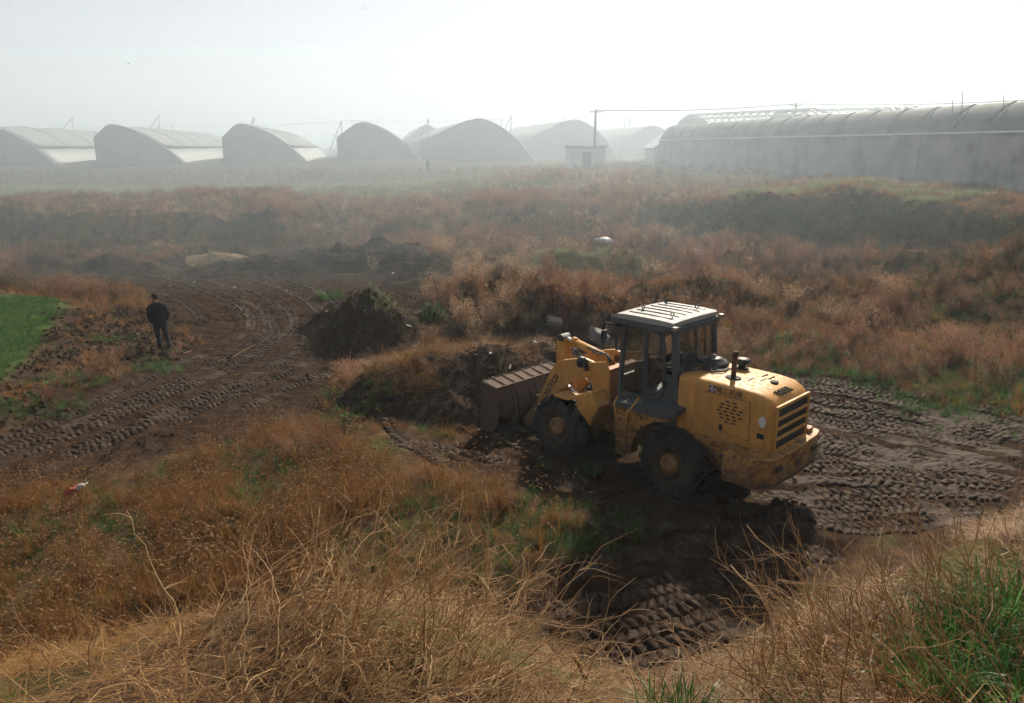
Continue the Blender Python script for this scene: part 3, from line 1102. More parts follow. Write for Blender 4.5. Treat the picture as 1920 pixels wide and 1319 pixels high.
# green strips and cushions
GREENP = [(1720, 520, 1.6), (1660, 512, 1.0), (1790, 595, 1.3), (1840, 625, 1.1), (1905, 585, 1.6), (1500, 662, 2.0), (1600, 690, 1.7), (1720, 705, 1.6), (1830, 735, 1.8), (1910, 760, 1.6), (1400, 655, 1.3), (1270, 660, 1.2), (1100, 990, .9), (1080, 885, .5), (810, 815, .4), (1130, 1010, .6), (700, 770, .6), (300, 690, .7), (210, 640, .6), (130, 720, .8), (60, 770, .9), (950, 350, 3), (1000, 395, 2.2)]
gp, gs = [], []
for px, py, r_ in GREENP:
    c = px_on_ground(px, py)
    n = int(70 * r_ * r_)
    a, d = rng.uniform(0, 6.283, n), r_ * np.sqrt(rng.random(n)) * rng.uniform(.6, 1.25, n)
    gp.append(np.stack([c[0] + d * np.cos(a) * 1.5, c[1] + d * np.sin(a)], 1))
gp = np.concatenate(gp)
gp = gp[off_loader(gp[:, 0], gp[:, 1])]
scatter('green_grass_patches', P_GREEN, gp, 1.15, 'green grass patches along the right edge of the churned mud and in hollows')
# pale green crests and mound
pg = []
for px, py, rx, ry, n in [(1480, 362, 2.2, .35, 260), (1590, 360, 2.2, .35, 260), (1690, 372, 1.6, .35, 160), (1780, 380, 1.6, .35, 120), (1420, 370, 1.6, .35, 120)]:
    c = px_on_ground(px, py)
    pg.append(np.stack([c[0] + rng.normal(0, rx, n), c[1] + rng.normal(0, ry, n) + .3], 1))
n = 900
pg.append(np.stack([2.9 + rng.normal(0, 1.5, n), 37.3 + rng.normal(0, 1.1, n)], 1))
n = 260
pg.append(np.stack([5.1 + rng.normal(0, .9, n), 37.2 + rng.normal(0, .8, n)], 1))
pg = np.concatenate(pg)
scatter('pale_grass', P_PGREEN, pg, 1.9, 'pale green grass on the slope crest and the green mound')
# 3 far terrace and fields
x, y = rand_pts(-75, 34, 49, 96, 2.2)
lane = fbm(x, y, .08, 3, 251)
left = 1 - sstep(-9, 1, x - (y - 60) * .12)
edge_ = left * sstep(48.6, 49.4, y) * (1 - sstep(57, 61, y + 5 * lane))
scatter('terrace_dry_grass', P_PALE, keep(x, y, edge_), 1.25, 'pale dry grass on the edge of the far terrace')
scatter('terrace_russet_weeds', P_WEED, keep(x, y, edge_ * .35 * sstep(-.2, .3, lane)), .8, 'russet weeds among the pale grass of the far terrace')
plat = sstep(3.0, 3.7, gz(x, y)) * sstep(9, 13, x)
midr = (1 - left) * (1 - plat) * (1 - sstep(80, 92, y))
scatter('far_russet_weeds', P_WEED, keep(x, y, midr * (.25 + .6 * sstep(-.3, .3, lane))), 1.0, 'hazy russet weeds on the rise before the hut')
scatter('far_tan_grass', P_PALE, keep(x, y, midr * .5 * sstep(-.1, .3, -lane)), 1.2, 'hazy tan grass on the rise before the hut')
scatter('far_olive_weeds', P_OLIVE, keep(x, y, np.clip(left * sstep(85, 88, y) * .55 + plat * .3 + (1 - left) * .15 * sstep(70, 90, y), 0, 1)), 1.0, 'hazy dull weeds on the bank below the greenhouses')
x, y = rand_pts(-70, 2, 58, 87, 4.2)
lane = fbm(x, y, .08, 3, 251)
left = 1 - sstep(-9, 1, x - (y - 60) * .12)
p_ = keep(x, y, left * sstep(58, 62, y + 5 * lane) * (1 - sstep(84, 86, y)))
scatter('far_green_field', P_PGREEN, p_, 1.3, 'hazy green crop strip on the far terrace')
# 4 wheat plot at the left edge
x, y = rand_pts(-30, -10, 18, 34, 95)
p_ = keep(x, y, poly_soft(x, y, WHEAT_P, .7) * (.55 + .45 * sstep(-.4, .1, fbm(x, y, 1.2, 3, 281))))
scatter('young_wheat', P_WHEAT, p_, 1.25, 'bright green young crop in the plot at the left edge')
# 5 lumpy dirt by the path: clods, odd tufts
x, y = rand_pts(-24, -5, 14, 30, 7)
_, mu, di, wh = ground_full(x, y)
p_ = keep(x, y, di * .8)
scatter('dirt_clods', P_CLOD, p_, 1.6, 'broken clods on the dug strip beside the path')
p_ = keep(x, y, di * .22)
scatter('dug_strip_grass', P_GREEN, p_, .9, 'small green tufts on the dug strip beside the path')
x, y = rand_pts(-18, 18, 9, 46, 6)
_, mu, di, wh = ground_full(x, y)
p_ = keep(x, y, mu * .6 * sstep(-.3, .4, fbm(x, y, .9, 2, 261)) * (near_track(x, y) > .2))
scatter('mud_clods', P_CLOD, p_, 1.0, 'small clods scattered over the churned mud')
hp = []
for bumps, seed, veg, (x0, x1, y0, y1) in HEAPS[:4]:
    x, y = rng.uniform(x0, x1, 500), rng.uniform(y0, y1, 500)
    k = bumps_h(x, y, bumps, seed) > .05
    hp.append(np.stack([x[k], y[k]], 1))
hp = np.concatenate(hp)
scatter('heap_clods', P_CLOD, hp, .8, 'loose clods lying on the dark soil heaps')
# 6 hay on the bank in front of the bucket
hx = []
for cx_, cy_, sx, sy, n in [(-2.3, 21.2, .8, .38, 420), (-1.1, 21.2, .6, .32, 300), (-.3, 20.9, .4, .35, 240), (-3.3, 20.6, .6, .45, 200), (.9, 22.5, .8, .5, 160), (-2.6, 19.4, .35, .25, 50)]:
    hx.append(np.stack([rng.normal(cx_, sx, n), rng.normal(cy_, sy, n)], 1))
hx = np.concatenate(hx)
scatter('hay', P_HAY, hx, 1.15, 'golden hay lying on the soil bank in front of the bucket', tilt=.45)

# ------------------------------------------------------------------ greenhouses
M_CONC = simple_mat('weathered_concrete', (.35, .345, .335), .9, 0, .2, .22, .8, .3, (.17, .165, .16), .55, .5)
M_PLASTER = simple_mat('grey_gable_plaster', (.22, .225, .23), .9, 0, .2, .15, .5, .2, (.19, .19, .19), .5, .35)
M_QUILT = simple_mat('grey_quilt', (.24, .25, .25), .85, 0, .3, .2, .7, .3, (.17, .18, .18), .45, .4)
M_FILM = simple_mat('milky_film', (.34, .36, .355), .6, 0, .25, .1, .7, .1)
M_TRIM = simple_mat('pale_edge_trim', (.75, .76, .74), .5, 0, .4, .08, 2)
M_PIPE = simple_mat('galvanised_pipe', (.32, .33, .34), .5, .6, .5, .15, 3)
M_DARKROLL = simple_mat('dark_quilt_roll', (.09, .09, .09), .85, 0, .3, .2, 2)
M_DARKROLL2 = simple_mat('grey_door_board', (.17, .17, .17), .9, 0, .2, .15, 1)
M_POLE = simple_mat('concrete_pole', (.2, .19, .18), .9, 0, .2, .15, 3)
M_WIRE = simple_mat('wire_black', (.05, .05, .05), .6)
M_BLUEWHITE = simple_mat('bluish_sheet', (.62, .66, .74), .5, 0, .4, .08, 1)
M_CREAM = simple_mat('cream_wall', (.88, .87, .83), .85, 0, .3, .1, 1)

AX = Vector((-.18, 1, 0)).normalized()       # along the houses
AC = Vector((AX.y, -AX.x, 0))                # from the back wall to the front
RZ = math.atan2(AC.y, AC.x)


def prof(w, hb, hr, ru=.2, eave=.0):
    """gable outline: back wall, back slope, ridge, long convex front"""
    p = [(0, 0), (0, hb), (ru * .45 * w, hb + (hr - hb) * .52), (ru * .8 * w, hb + (hr - hb) * .9), (ru * w, hr)]
    for t, z in [(.10, .985), (.22, .935), (.36, .845), (.50, .725), (.63, .585), (.75, .425), (.86, .255), (.945, .11), (1, 0)]:
        p.append(((ru + (1 - ru) * t) * w, hr * z))
    return p


def greenhouse(name, loc, w, hb, hr, length, label, ru=.2, arm=None, group='solar greenhouses'):
    g = empty(name, loc, RZ)
    tag(g, label, 'greenhouse', group)
    P = prof(w, hb, hr, ru)
    MB().prism(P, 0, .5).build('gable_wall', M_PLASTER, g)
    MB().prism(P, length - .5, length).build('gable_wall', M_PLASTER, g)
    MB().box(-.02, .48, .5, length - .5, -.3, hb).build('back_wall', M_CONC, g)
    k = 5 if False else 2
    # edge trim along the curve of the near gable
    crest = P[4:]
    MB().tube([(u + .04, -.05, z + .05) for u, z in crest], .11, 6).build('edge_trim', M_TRIM, g)

    if w < 14:
        dx = w * rnd.uniform(.36, .48)
        MB().box(dx, dx + .9, -.03, .02, 0, 1.75).build('door', M_DARKROLL2, g)
        vx = w * rnd.uniform(.2, .28)
        MB().box(vx, vx + .5, -.025, .02, hr * .55, hr * .55 + .4).build('vent', M_DARKROLL2, g)

    def skin(pts, nm, mat, off=.0, seg=18):
        ys = np.linspace(.5, length - .5, seg + 1)
        V, Fc = [], []
        for j, y in enumerate(ys):
            for i, (u, z) in enumerate(pts):
                V.append((u, y, z + off + .05 * math.sin(j * 2.1 + i * .3)))
        m = len(pts)
        for j in range(seg):
            for i in range(m - 1):
                a = j * m + i
                Fc.append((a, a + 1, a + m + 1, a + m))
        o = MB().add(V, Fc).build(nm, mat, g, True)
        sd = o.modifiers.new('thick', 'SOLIDIFY')
        sd.thickness = .06
        return o
    q = len(P) - 3
    skin(P[1:5], 'back_roof', M_QUILT, -.05)
    skin(P[4:q], 'quilt', M_QUILT, -.04)
    skin(P[q - 1:], 'film', M_FILM, -.12)
    uz = P[q - 1]
    MB().tube([(uz[0] + .1, y, uz[1] + .14 + .05 * math.sin(y * .7)) for y in np.linspace(.6, length - .6, 24)], .16, 7).build('quilt_roll', M_DARKROLL, g, True)
    for t in np.linspace(.5, length - .5, 6)[1:-1]:
        MB().tube([(u, t, z + .06) for u, z in P[4:q]], .035, 5).build('rope', M_DARKROLL, g)
    if arm:
        y, h, dx = arm
        a = P[4]
        MB().tube([(a[0] - .2, y, a[1] - .3), (a[0] + .1, y, a[1] + h)], .07, 6).tube([(a[0] + .1, y, a[1] + h), (a[0] - dx, y + .4, a[1] - .6)], .07, 6).build('roller_arm', M_PIPE, g)
    return g


def row_spot(px, y0=105.0):
    """place on the common gable line of the row seen at photo column px"""
    x176 = (176 - 960) / 1471 * y0
    k = (px - 960) / 1471
    # x = k*y ; y = y0 + .18*(x - x176)
    y = (y0 - .18 * x176) / (1 - .18 * k)
    return Vector((k * y, y, 4.45))


def width_between(a, b):
    return (row_spot(b) - row_spot(a)).length


for (a, b, hb, hr, ln, ru, arm, lab) in [
    (-72, 97, 3.3, 5.1, 60, .2, (34, 2.0, 2.6), 'grey greenhouse cut off by the left edge of the picture'),
    (177, 342, 3.45, 5.1, 60, .19, (26, 2.2, 2.3), 'grey greenhouse with pale gable rim, second from the left edge'),
    (417, 575, 3.5, 5.3, 58, .20, (16, 1.5, 1.2), 'grey greenhouse in the row, third from the left edge'),
    (632, 792, 3.6, 5.6, 56, .28, (-1, 0, 0), 'grey greenhouse fading in haze, fourth from the left edge'),
    (790, 1003, 3.0, 6.2, 55, .48, (-1, 0, 0), 'wide hazy greenhouse with a broad arched gable and a white bird above'),
    ]:
    greenhouse('greenhouse', row_spot(a), width_between(a, b), hb, hr, ln, lab.replace(' and a white bird above', ' left of the utility pole'), ru, arm if arm[0] > 0 else None)
p6 = row_spot(985, 128)
greenhouse('greenhouse', p6, 17.5, 3.4, 7.0, 50, 'largest hazy greenhouse arch behind the small white hut', .5, (6, 1.3, 1.2))
greenhouse('greenhouse', row_spot(1172, 142), 15.0, 3.4, 6.4, 40, 'faint far greenhouse between the hut and the long wall', .35, None)
p7 = row_spot(762, 150)
greenhouse('greenhouse', p7, 11.0, 3.4, 6.6, 40, 'faint far greenhouse peeking out behind the gap in the row', .35, None)

# tall roller posts leaning in the gaps of the row
for (px, py, dpx, lab) in [(640, 227, -28, 'thin leaning roller pole pair right of the third greenhouse'), (804, 222, -20, 'thin leaning roller pole pair left of the wide arched greenhouse'), (959, 217, -12, 'thin leaning roller pole pair right of the wide arched greenhouse')]:
    y = 120
    t = at_y(px, py, y)
    zb = gz1(t[0], t[1])
    s_ = y / 1471
    g = MB()
    g.tube([(t[0], y, t[2]), (t[0] + dpx * s_, y + .5, t[2] - abs(dpx) * s_ * 2.0)], .07, 6)
    g.tube([(t[0], y, t[2]), (t[0] - .35, y + .2, zb - .2)], .07, 6)
    tag(g.build('roller_pole', M_PIPE), lab, 'pole', 'roller poles of the greenhouses')

# ------------------------------------------------------------------ long greenhouse on the right: back wall towards us
W0, W1 = Vector((31.2, 18, 0)), Vector((17.25, 92, 0))
wd = (W1 - W0).normalized()
WL = (W1 - W0).length
g = empty('long_greenhouse', (W0.x, W0.y, 4.35), math.atan2(wd.y, wd.x))      # local x along the wall, local -y to the front (right)
tag(g, 'long greenhouse with bare concrete back wall and pleated grey roof at right', 'greenhouse')
WH = 3.08
npan = 12
for i in range(npan):           # cast wall bays with thin joints
    a, b = WL * i / npan + .02, WL * (i + 1) / npan - .02
    MB().box(a, b, -.55, 0.012 * (i % 2), -.6, WH).build('wall_panel', M_CONC, g)
MB().box(0, WL, -.56, -.06, -.6, WH - .05).build('wall_core', M_CONC, g)
MB().box(0, WL, -.5, .13, WH + .003, WH + .12).build('coping', M_TRIM, g)
RH = 1.62
nq = 26
for i in range(nq):
    a, b = WL * i / nq, WL * (i + 1) / nq
    V, Fc = [], []
    jr = rnd.uniform(-.03, .03)
    sag = rnd.uniform(.02, .075)
    for ix in range(9):
        t = ix / 8
        for iz in range(8):
            q_ = iz / 7
            if q_ < .72:
                yy, zz = -.05 - 1.45 * (q_ / .72), WH + .14 + (RH - .1) * math.sin(q_ / .72 * math.pi / 2) ** .9
            else:
                r_ = (q_ - .72) / .28
                yy, zz = -1.5 - 1.4 * r_, WH + .04 + RH - .25 * r_ * r_
            bl = sag * math.sin(t * math.pi) ** .7 + jr * math.sin(t * math.pi)
            V.append((a + (b - a) * t, yy + .5 * bl * (q_ < .72), zz + bl * (.25 + .75 * q_ if q_ < .72 else 1)))
    for ix in range(8):
        for iz in range(7):
            k = ix * 8 + iz
            Fc.append((k, k + 8, k + 9, k + 1))
    o = MB().add(V, Fc).build('quilt_panel', M_QUILT, g, True)
    o.modifiers.new('thick', 'SOLIDIFY').thickness = .05
    MB().tube([(a, -.03 - 1.45 * t, WH + .17 + (RH - .08) * math.sin(t * math.pi / 2) ** .9) for t in np.linspace(0, 1, 7)], .03, 5).build('rope', M_QUILT, g)
fp = [(-2.9, WH + RH - .2), (-5, WH + RH - .9), (-7, WH + RH - 2.2), (-8.4, 1.4), (-9, 0)]
V, Fc = [], []
for j, x in enumerate(np.linspace(0, WL, 20)):
    V += [(x, y, z) for y, z in fp]
for j in range(19):
    for i in range(4):
        k = j * 5 + i
        Fc.append((k, k + 1, k + 6, k + 5))
o = MB().add(V, Fc).build('film', M_FILM, g, True)
o.modifiers.new('thick', 'SOLIDIFY').thickness = .03
MB().prism([(-.56, -.3), (-.56, WH), (-1.5, WH + RH - .03)] + [(y, z - .04) for y, z in fp], WL - .4, WL, 'x').build('gable_wall', M_PLASTER, g)
# porch at the far end
MB().prism([(.5, -.4), (.5, 2.2), (-2.4, 4.3), (-2.4, -.4)], WL + .05, WL + 3.2, 'x').build('porch', M_CREAM, g)
MB().prism([(.75, 2.08), (.75, 2.22), (-2.4, 4.5), (-2.4, 4.36)], WL - .1, WL + 3.4, 'x').build('porch_roof', M_BLUEWHITE, g)
# thin rods standing above the roof
for x, y0, y1, d in [(1804, 172, 215, 42), (1786, 188, 215, 43), (1882, 178, 212, 41)]:
    a, b = at_y(x, y0, d), at_y(x - 1, y1, d)
    tag(MB().tube([b, (a + b) / 2 + np.array([.02, 0, 0]), a], .02, 5).build('thin_rod', M_PIPE), 'thin rod rising above the long roof, ' + {1804: 'tallest of three', 1786: 'leftmost of three', 1882: 'rightmost of three'}[x], 'rod', 'rods above the long roof')

# ------------------------------------------------------------------ bare pipe greenhouses behind it
for (pxa, pya, ya, pxb, pyb, yb, lab) in [(1293, 215, 122, 1530, 203, 92, 'bare pipe greenhouse frame behind the long roof, left of the second pole'), (1462, 208, 124, 1720, 199, 100, 'bare pipe greenhouse frame behind the long roof, right of the second pole'), (1640, 204, 130, 1900, 196, 108, 'farthest right bare greenhouse frame behind the long roof')]:
    A, B = Vector(at_y(pxa, pya, ya)), Vector(at_y(pxb, pyb, yb))
    g = empty('pipe_greenhouse', (A.x, A.y, 4.6))
    tag(g, lab, 'greenhouse', 'bare greenhouse frames')
    ax = (B - A)
    L = math.hypot(ax.x, ax.y)
    ux = Vector((ax.x, ax.y, 0)) / L
    cr = Vector((ux.y, -ux.x, 0))
    if cr.x < 0: cr = -cr
    hA, hB = A.z - 4.6, B.z - 4.6
    pr = [(-3.2, .52), (-2.2, .72), (-1.2, .9), (0, 1.0), (1.2, .98), (2.6, .9), (4, .76), (5.4, .52), (6.4, .22), (6.8, 0)]
    MB().add([(cr * u + Vector((0, 0, hA * z))) + ux * dd for dd in (-.5, 0) for u, z in [(-3.2, 0)] + pr], [tuple(range(11))[::-1], tuple(range(11, 22))] + [(i, (i + 1) % 11, 11 + (i + 1) % 11, 11 + i) for i in range(11)]).build('gable_wall', M_PLASTER, g)
    na = 16
    for k in range(na):
        t = (k + .5) / na
        MB().tube([cr * u + Vector((0, 0, (hA + (hB - hA) * t) * z)) + ux * (L * t) for u, z in [(-3.2, 0)] + pr], .07, 5).build('frame_arch', M_PIPE, g)
    for u, z in pr[:7]:
        MB().tube([cr * u + Vector((0, 0, hA * z)), cr * u + Vector((0, 0, hB * z)) + ux * L], .07, 5).build('purlin', M_PIPE, g)

# ------------------------------------------------------------------ hut, poles, lines
c = at_y(1097, 312, 88)
g = empty('small_hut', (c[0], 88, gz1(c[0], 88)), .05)
tag(g, 'small pale flat-roofed hut in front of the utility pole', 'hut')
MB().box(-2.0, 2.0, -1.5, 1.5, -.5, 2.35).build('wall', M_CREAM, g)
MB().box(-2.2, 2.2, -1.7, 1.7, 2.353, 2.58).build('roof', M_CONC, g)
MB().box(-.5, .4, -1.54, -1.505, -.1, 1.9).build('door', M_PLASTER, g)


def pole(px, ptop, y, label, arms=1, r=.13):
    t = at_y(px, ptop, y)
    zb = gz1(t[0], y)
    p = empty('utility_pole', (t[0], y, zb - .1))
    tag(p, label, 'pole', 'utility poles')
    h = t[2] - zb + .1
    MB().tube([(0, 0, 0), (0, 0, h)], [r * 1.35, r], 10).build('shaft', M_POLE, p, True)
    for k in range(arms):
        z = h - .25 - .5 * k
        MB().box(-.75, .75, -.16, -.1, z - .06, z + .06).build('cross_arm', M_POLE, p)
        for sx in (-.65, .65):
            MB().lathe([(0, 0), (.06, 0), (.08, .08), (.03, .17), (0, .18)], (sx, -.13, z + .06), 'z', 8).build('insulator', M_TRIM, p)
    return Vector((t[0], y, t[2] - .15))


q1 = pole(1117, 206, 92, 'grey concrete utility pole standing behind the small hut')
q2 = pole(1493, 194, 100, 'utility pole with cross arm rising above the long roof')
q0 = Vector(at_y(700, 226, 190)); q3 = Vector(at_y(1960, 186, 75))


def line(a, b, sag, label):
    pts = [a.lerp(b, t) - Vector((0, 0, sag * 4 * t * (1 - t))) for t in np.linspace(0, 1, 17)]
    tag(MB().tube(pts, .05, 5).build('power_line', M_WIRE), label, 'power line', 'power lines')


line(q1 + Vector((0, 0, .1)), q2 + Vector((0, 0, .1)), .35, 'thin power line strung between the two utility poles')
line(q2 + Vector((.3, 0, .1)), q3, .3, 'thin power line running right from the pole above the long roof')
far = []
for px, ptop, lab in [(298, 236, 'small far pole behind the second greenhouse'), (322, 235, 'small far pole right of the one behind the second greenhouse'), (661, 225, 'small far pole just left of the fourth greenhouse ridge'), (940, 222, 'small far pole right of the wide arched greenhouse'), (1172, 219, 'left one of two small far poles right of the hut'), (1181, 218, 'right one of two small far poles right of the hut')]:
    far.append(pole(px, ptop, 185, lab, 1, .12))
line(Vector(at_y(-150, 238, 185)), far[0], .4, 'faint power line at the far left above the greenhouses')
line(far[1], far[2], .5, 'faint power line above the second to fourth greenhouses')
line(far[2], far[3], .5, 'faint power line above the fourth and the wide greenhouse')

# ------------------------------------------------------------------ wheel loader
def ramp_inv(nt, val, lo, hi):
    """1 below lo, 0 above hi"""
    mr = N(nt, 'MapRange')
    mr.inputs['From Min'].default_value = lo
    mr.inputs['From Max'].default_value = hi
    mr.inputs['To Min'].default_value = .85
    mr.inputs['To Max'].default_value = 0
    nt.links.new(val, mr.inputs['Value'])
    return mr.outputs[0]


def paint_mat(name, col, rust=(.10, .045, .02), amt=.25, rough=.42, dust=(.16, .11, .07), scale=2.0):
    m, nt, out = new_mat(name)
    n1 = noise_node(nt, 1.6, 5, .6)
    c = ramp(nt, n1, [(.3, tuple(x * .82 for x in col)), (.7, tuple(x * 1.08 for x in col))])
    # streaky dust, thicker low down
    tc = N(nt, 'TexCoord')
    mp = N(nt, 'Mapping')
    mp.inputs['Scale'].default_value = (5, 5, .9)
    nt.links.new(tc.outputs['Object'], mp.inputs['Vector'])
    st = noise_node(nt, 2.2, 6, .7, mp.outputs[0])
    c = mix_col(nt, ramp(nt, st, [(.42, (0, 0, 0)), (.75, (.55, .55, .55))]), c, dust)
    n2 = noise_node(nt, 3.2 * scale, 10, .8)
    f = ramp(nt, n2, [(.66 - .2 * amt, (0, 0, 0)), (.70 - .2 * amt, (1, 1, 1))])
    c = mix_col(nt, f, c, rust)
    sz = N(nt, 'SeparateXYZ')
    nt.links.new(tc.outputs['Object'], sz.inputs[0])
    n5 = noise_node(nt, 7, 8, .75)
    md_ = N(nt, 'Math', operation='MULTIPLY_ADD')
    nt.links.new(n5, md_.inputs[0])
    md_.inputs[1].default_value = 2.6
    nt.links.new(sz.outputs['Z'], md_.inputs[2])
    c = mix_col(nt, ramp_inv(nt, md_.outputs[0], 2.0, 2.75), c, (.075, .048, .030))
    scr = noise_node(nt, 30, 2, .5, mp.outputs[0])
    c = mix_col(nt, ramp(nt, scr, [(.70, (0, 0, 0)), (.74, (.6, .6, .6))]), c, tuple(min(1, x * .5) for x in col))
    rg = ramp(nt, st, [(.3, (rough, rough, rough)), (.7, (.8, .8, .8))])
    n3 = noise_node(nt, 40, 3)
    principled(nt, out, c, rg, 0, .45, n3, .08, .01)
    return m


M_YEL = paint_mat('worn_yellow_paint', (.60, .295, .055))
M_YELW = paint_mat('battered_yellow_paint', (.50, .26, .055), amt=.75, dust=(.13, .08, .045))
M_ORANGE = paint_mat('orange_inner_plate', (.42, .12, .02), amt=.4)
M_DARK = paint_mat('dark_grey_cab_paint', (.055, .065, .075), (.05, .035, .025), .2, .5, (.11, .10, .085))
M_ROOF = paint_mat('dusty_cab_roof', (.33, .335, .34), (.22, .19, .15), .3, .5, (.42, .40, .36))
M_RUST = paint_mat('rusty_bucket_steel', (.06, .030, .019), (.13, .055, .026), .8, .6, (.07, .05, .04))
M_EDGE = simple_mat('worn_bright_steel', (.32, .27, .22), .45, .6, .5, .25, 8, .1, (.12, .07, .045), .5, 5)
M_TYRE = simple_mat('muddy_rubber', (.020, .019, .018), .85, 0, .3, .25, 5, .35, (.055, .042, .030), .55, 3)
M_BLACK = simple_mat('black_void', (.012, .012, .012), .8)
M_BLKPL = simple_mat('black_plastic', (.02, .02, .021), .5)
M_CHROME = simple_mat('chrome_rod', (.65, .67, .7), .2, 1.0, .5, .05, 3)
M_INK = simple_mat('black_decal_ink', (.018, .015, .02), .5)
M_BLUE = simple_mat('blue_emblem', (.05, .045, .22), .5)
M_WHITE = simple_mat('white_sticker', (.62, .64, .66), .5, 0, .4, .1, 8)
M_SEAT = simple_mat('blue_grey_seat', (.16, .21, .24), .8)
M_MUDW = simple_mat('mud_caked_hub', (.30, .17, .075), .8, 0, .2, .3, 10, .4, (.13, .085, .05), .6, 6)


def glass_mat():
    m, nt, out = new_mat('dusty_glass')
    tr = N(nt, 'BsdfTransparent')
    tr.inputs[0].default_value = (.88, .90, .89, 1)
    gl = N(nt, 'BsdfGlossy')
    gl.inputs['Roughness'].default_value = .06
    df = N(nt, 'BsdfDiffuse')
    df.inputs[0].default_value = (.35, .34, .31, 1)
    lw = N(nt, 'LayerWeight')
    lw.inputs[0].default_value = .25
    f1 = ramp(nt, lw.outputs['Fresnel'], [(0, (.03, .03, .03)), (1, (.55, .55, .55))])
    m1 = N(nt, 'MixShader')
    nt.links.new(f1, m1.inputs[0])
    nt.links.new(tr.outputs[0], m1.inputs[1])
    nt.links.new(gl.outputs[0], m1.inputs[2])
    n = noise_node(nt, 1.5, 5)
    f2 = ramp(nt, n, [(.4, (.0, .0, .0)), (.8, (.07, .07, .07))])
    m2 = N(nt, 'MixShader')
    nt.links.new(f2, m2.inputs[0])
    nt.links.new(m1.outputs[0], m2.inputs[1])
    nt.links.new(df.outputs[0], m2.inputs[2])
    nt.links.new(m2.outputs[0], out.inputs[0])
    return m


M_GLASS = glass_mat()


def text_mesh(name, body, size, mat, parent, matrix, extrude=.002, shear=0, sx=1.0, bold=.012):
    cu = bpy.data.curves.new(name, 'FONT')
    cu.body = body
    cu.size = size
    cu.extrude = extrude
    cu.shear = shear
    cu.offset = size * bold
    cu.align_x = 'CENTER'
    cu.align_y = 'CENTER'
    to = bpy.data.objects.new(name, cu)
    COL.objects.link(to)
    dg = bpy.context.evaluated_depsgraph_get()
    me = bpy.data.meshes.new_from_object(to.evaluated_get(dg))
    bpy.data.objects.remove(to)
    me.transform(Matrix.Diagonal((sx, 1, 1, 1)))
    me.materials.clear()
    me.materials.append(mat)
    o = bpy.data.objects.new(name, me)
    COL.objects.link(o)
    o.parent = parent
    o.matrix_local = matrix
    return o


LO = np.array([3.817, 14.561])
loader = empty('wheel_loader', (LO[0], LO[1], -.03), R(135))
tag(loader, 'yellow wheel loader with dark grey cab pushing its bucket into a heap', 'wheel loader')

# --- wheels
TR, TW = .69, .44


def wheel(x, side):
    w = empty('wheel', (x, side * .88, TR))
    w.parent = loader
    hw = TW / 2
    prf = [(.36, -hw * .8), (.40, -hw), (.50, -hw * 1.05), (.60, -hw * .98), (.645, -hw * .8), (.655, -hw * .3), (.655, hw * .3), (.645, hw * .8), (.60, hw * .98), (.50, hw * 1.05), (.40, hw), (.36, hw * .8), (.36, -hw * .8)]
    t = MB().lathe(prf, (0, 0, 0), 'y', 48)
    # chevron lugs
    nl = 20
    for s in (-1, 1):
        for k in range(nl):
            a0 = 2 * math.pi * (k + (.5 if s > 0 else 0)) / nl
            V = []
            for (r0, r1, y, da, hwid) in [(.63, .70, .01, .0, .055), (.63, .695, hw * .62, .13, .05), (.60, .675, hw * .98, .20, .05), (.53, .60, hw * 1.10, .22, .045)]:
                for rr in (r0, r1):
                    for sg in (-1, 1):
                        a = a0 + da + sg * hwid / rr
                        V.append((rr * math.cos(a), s * y, rr * math.sin(a)))
            Fc = []
            for q in range(3):
                b = q * 4
                Fc += [(b, b + 1, b + 5, b + 4), (b + 2, b + 6, b + 7, b + 3), (b, b + 4, b + 6, b + 2), (b + 1, b + 3, b + 7, b + 5)]
            Fc += [(0, 2, 3, 1), (12, 13, 15, 14)]
            t.add(V, Fc)
    t.build('tyre', M_TYRE, w)
    s = side
    MB().lathe([(.37, s * -.17), (.385, s * .20), (.36, s * .205), (.33, s * .14), (.30, s * .06), (.16, s * .05), (.0, s * .05)], (0, 0, 0), 'y', 40).build('rim', M_DARK if False else M_MUDW2, w, True)
    h = MB().lathe([(.205, s * .04), (.20, s * .15), (.17, s * .185), (.06, s * .195), (0, s * .195)], (0, 0, 0), 'y', 28)
    for k in range(10):
        a = 2 * math.pi * k / 10
        h.lathe([(.018, s * .18), (.016, s * .205), (0, s * .205)], (.135 * math.cos(a), 0, .135 * math.sin(a)), 'y', 6)
    h.build('hub', M_MUDW, w, True, 0)
    return w


M_MUDW2 = simple_mat('muddy_rim', (.09, .058, .035), .8, 0, .2, .3, 8, .3, (.03, .024, .02), .6, 4)
for x in (0, 2.97):
    for s in (1, -1):
        wheel(x, s)

# --- rear frame, axles
f = MB().box(-1.3, 1.55, -.48, .48, .62, 1.25).box(-.2, .2, -.7, .7, .5, .82).build('rear_frame', M_YELW, loader, bevel=.02)
f = MB().prism([(1.5, .6), (2.1, .7), (2.3, .45), (3.5, .45), (3.7, .8), (3.5, 1.05), (2.6, 1.3), (1.75, 1.1)], -.42, .42).box(2.78, 3.16, -.7, .7, .52, .84).build('front_frame', M_YELW, loader, bevel=.02)
MB().lathe([(0, -.5), (.16, -.5), (.16, .5), (0, .5)], (1.65, 0, .95), 'z', 20).build('articulation_joint', M_BLACK, loader, True)
# side plate with arched wheel cut and tank
for s in (1, -1):
    arch = [(.05 + .86 * math.cos(a), .68 + .86 * math.sin(a)) for a in np.linspace(R(88), R(-2), 10)]
    poly = [(.06, 1.62)] + arch + [(1.28, .62), (1.30, 1.66)]
    MB().prism(poly, s * .80, s * 1.06).build('tank_side', M_YELW, loader, bevel=.015)

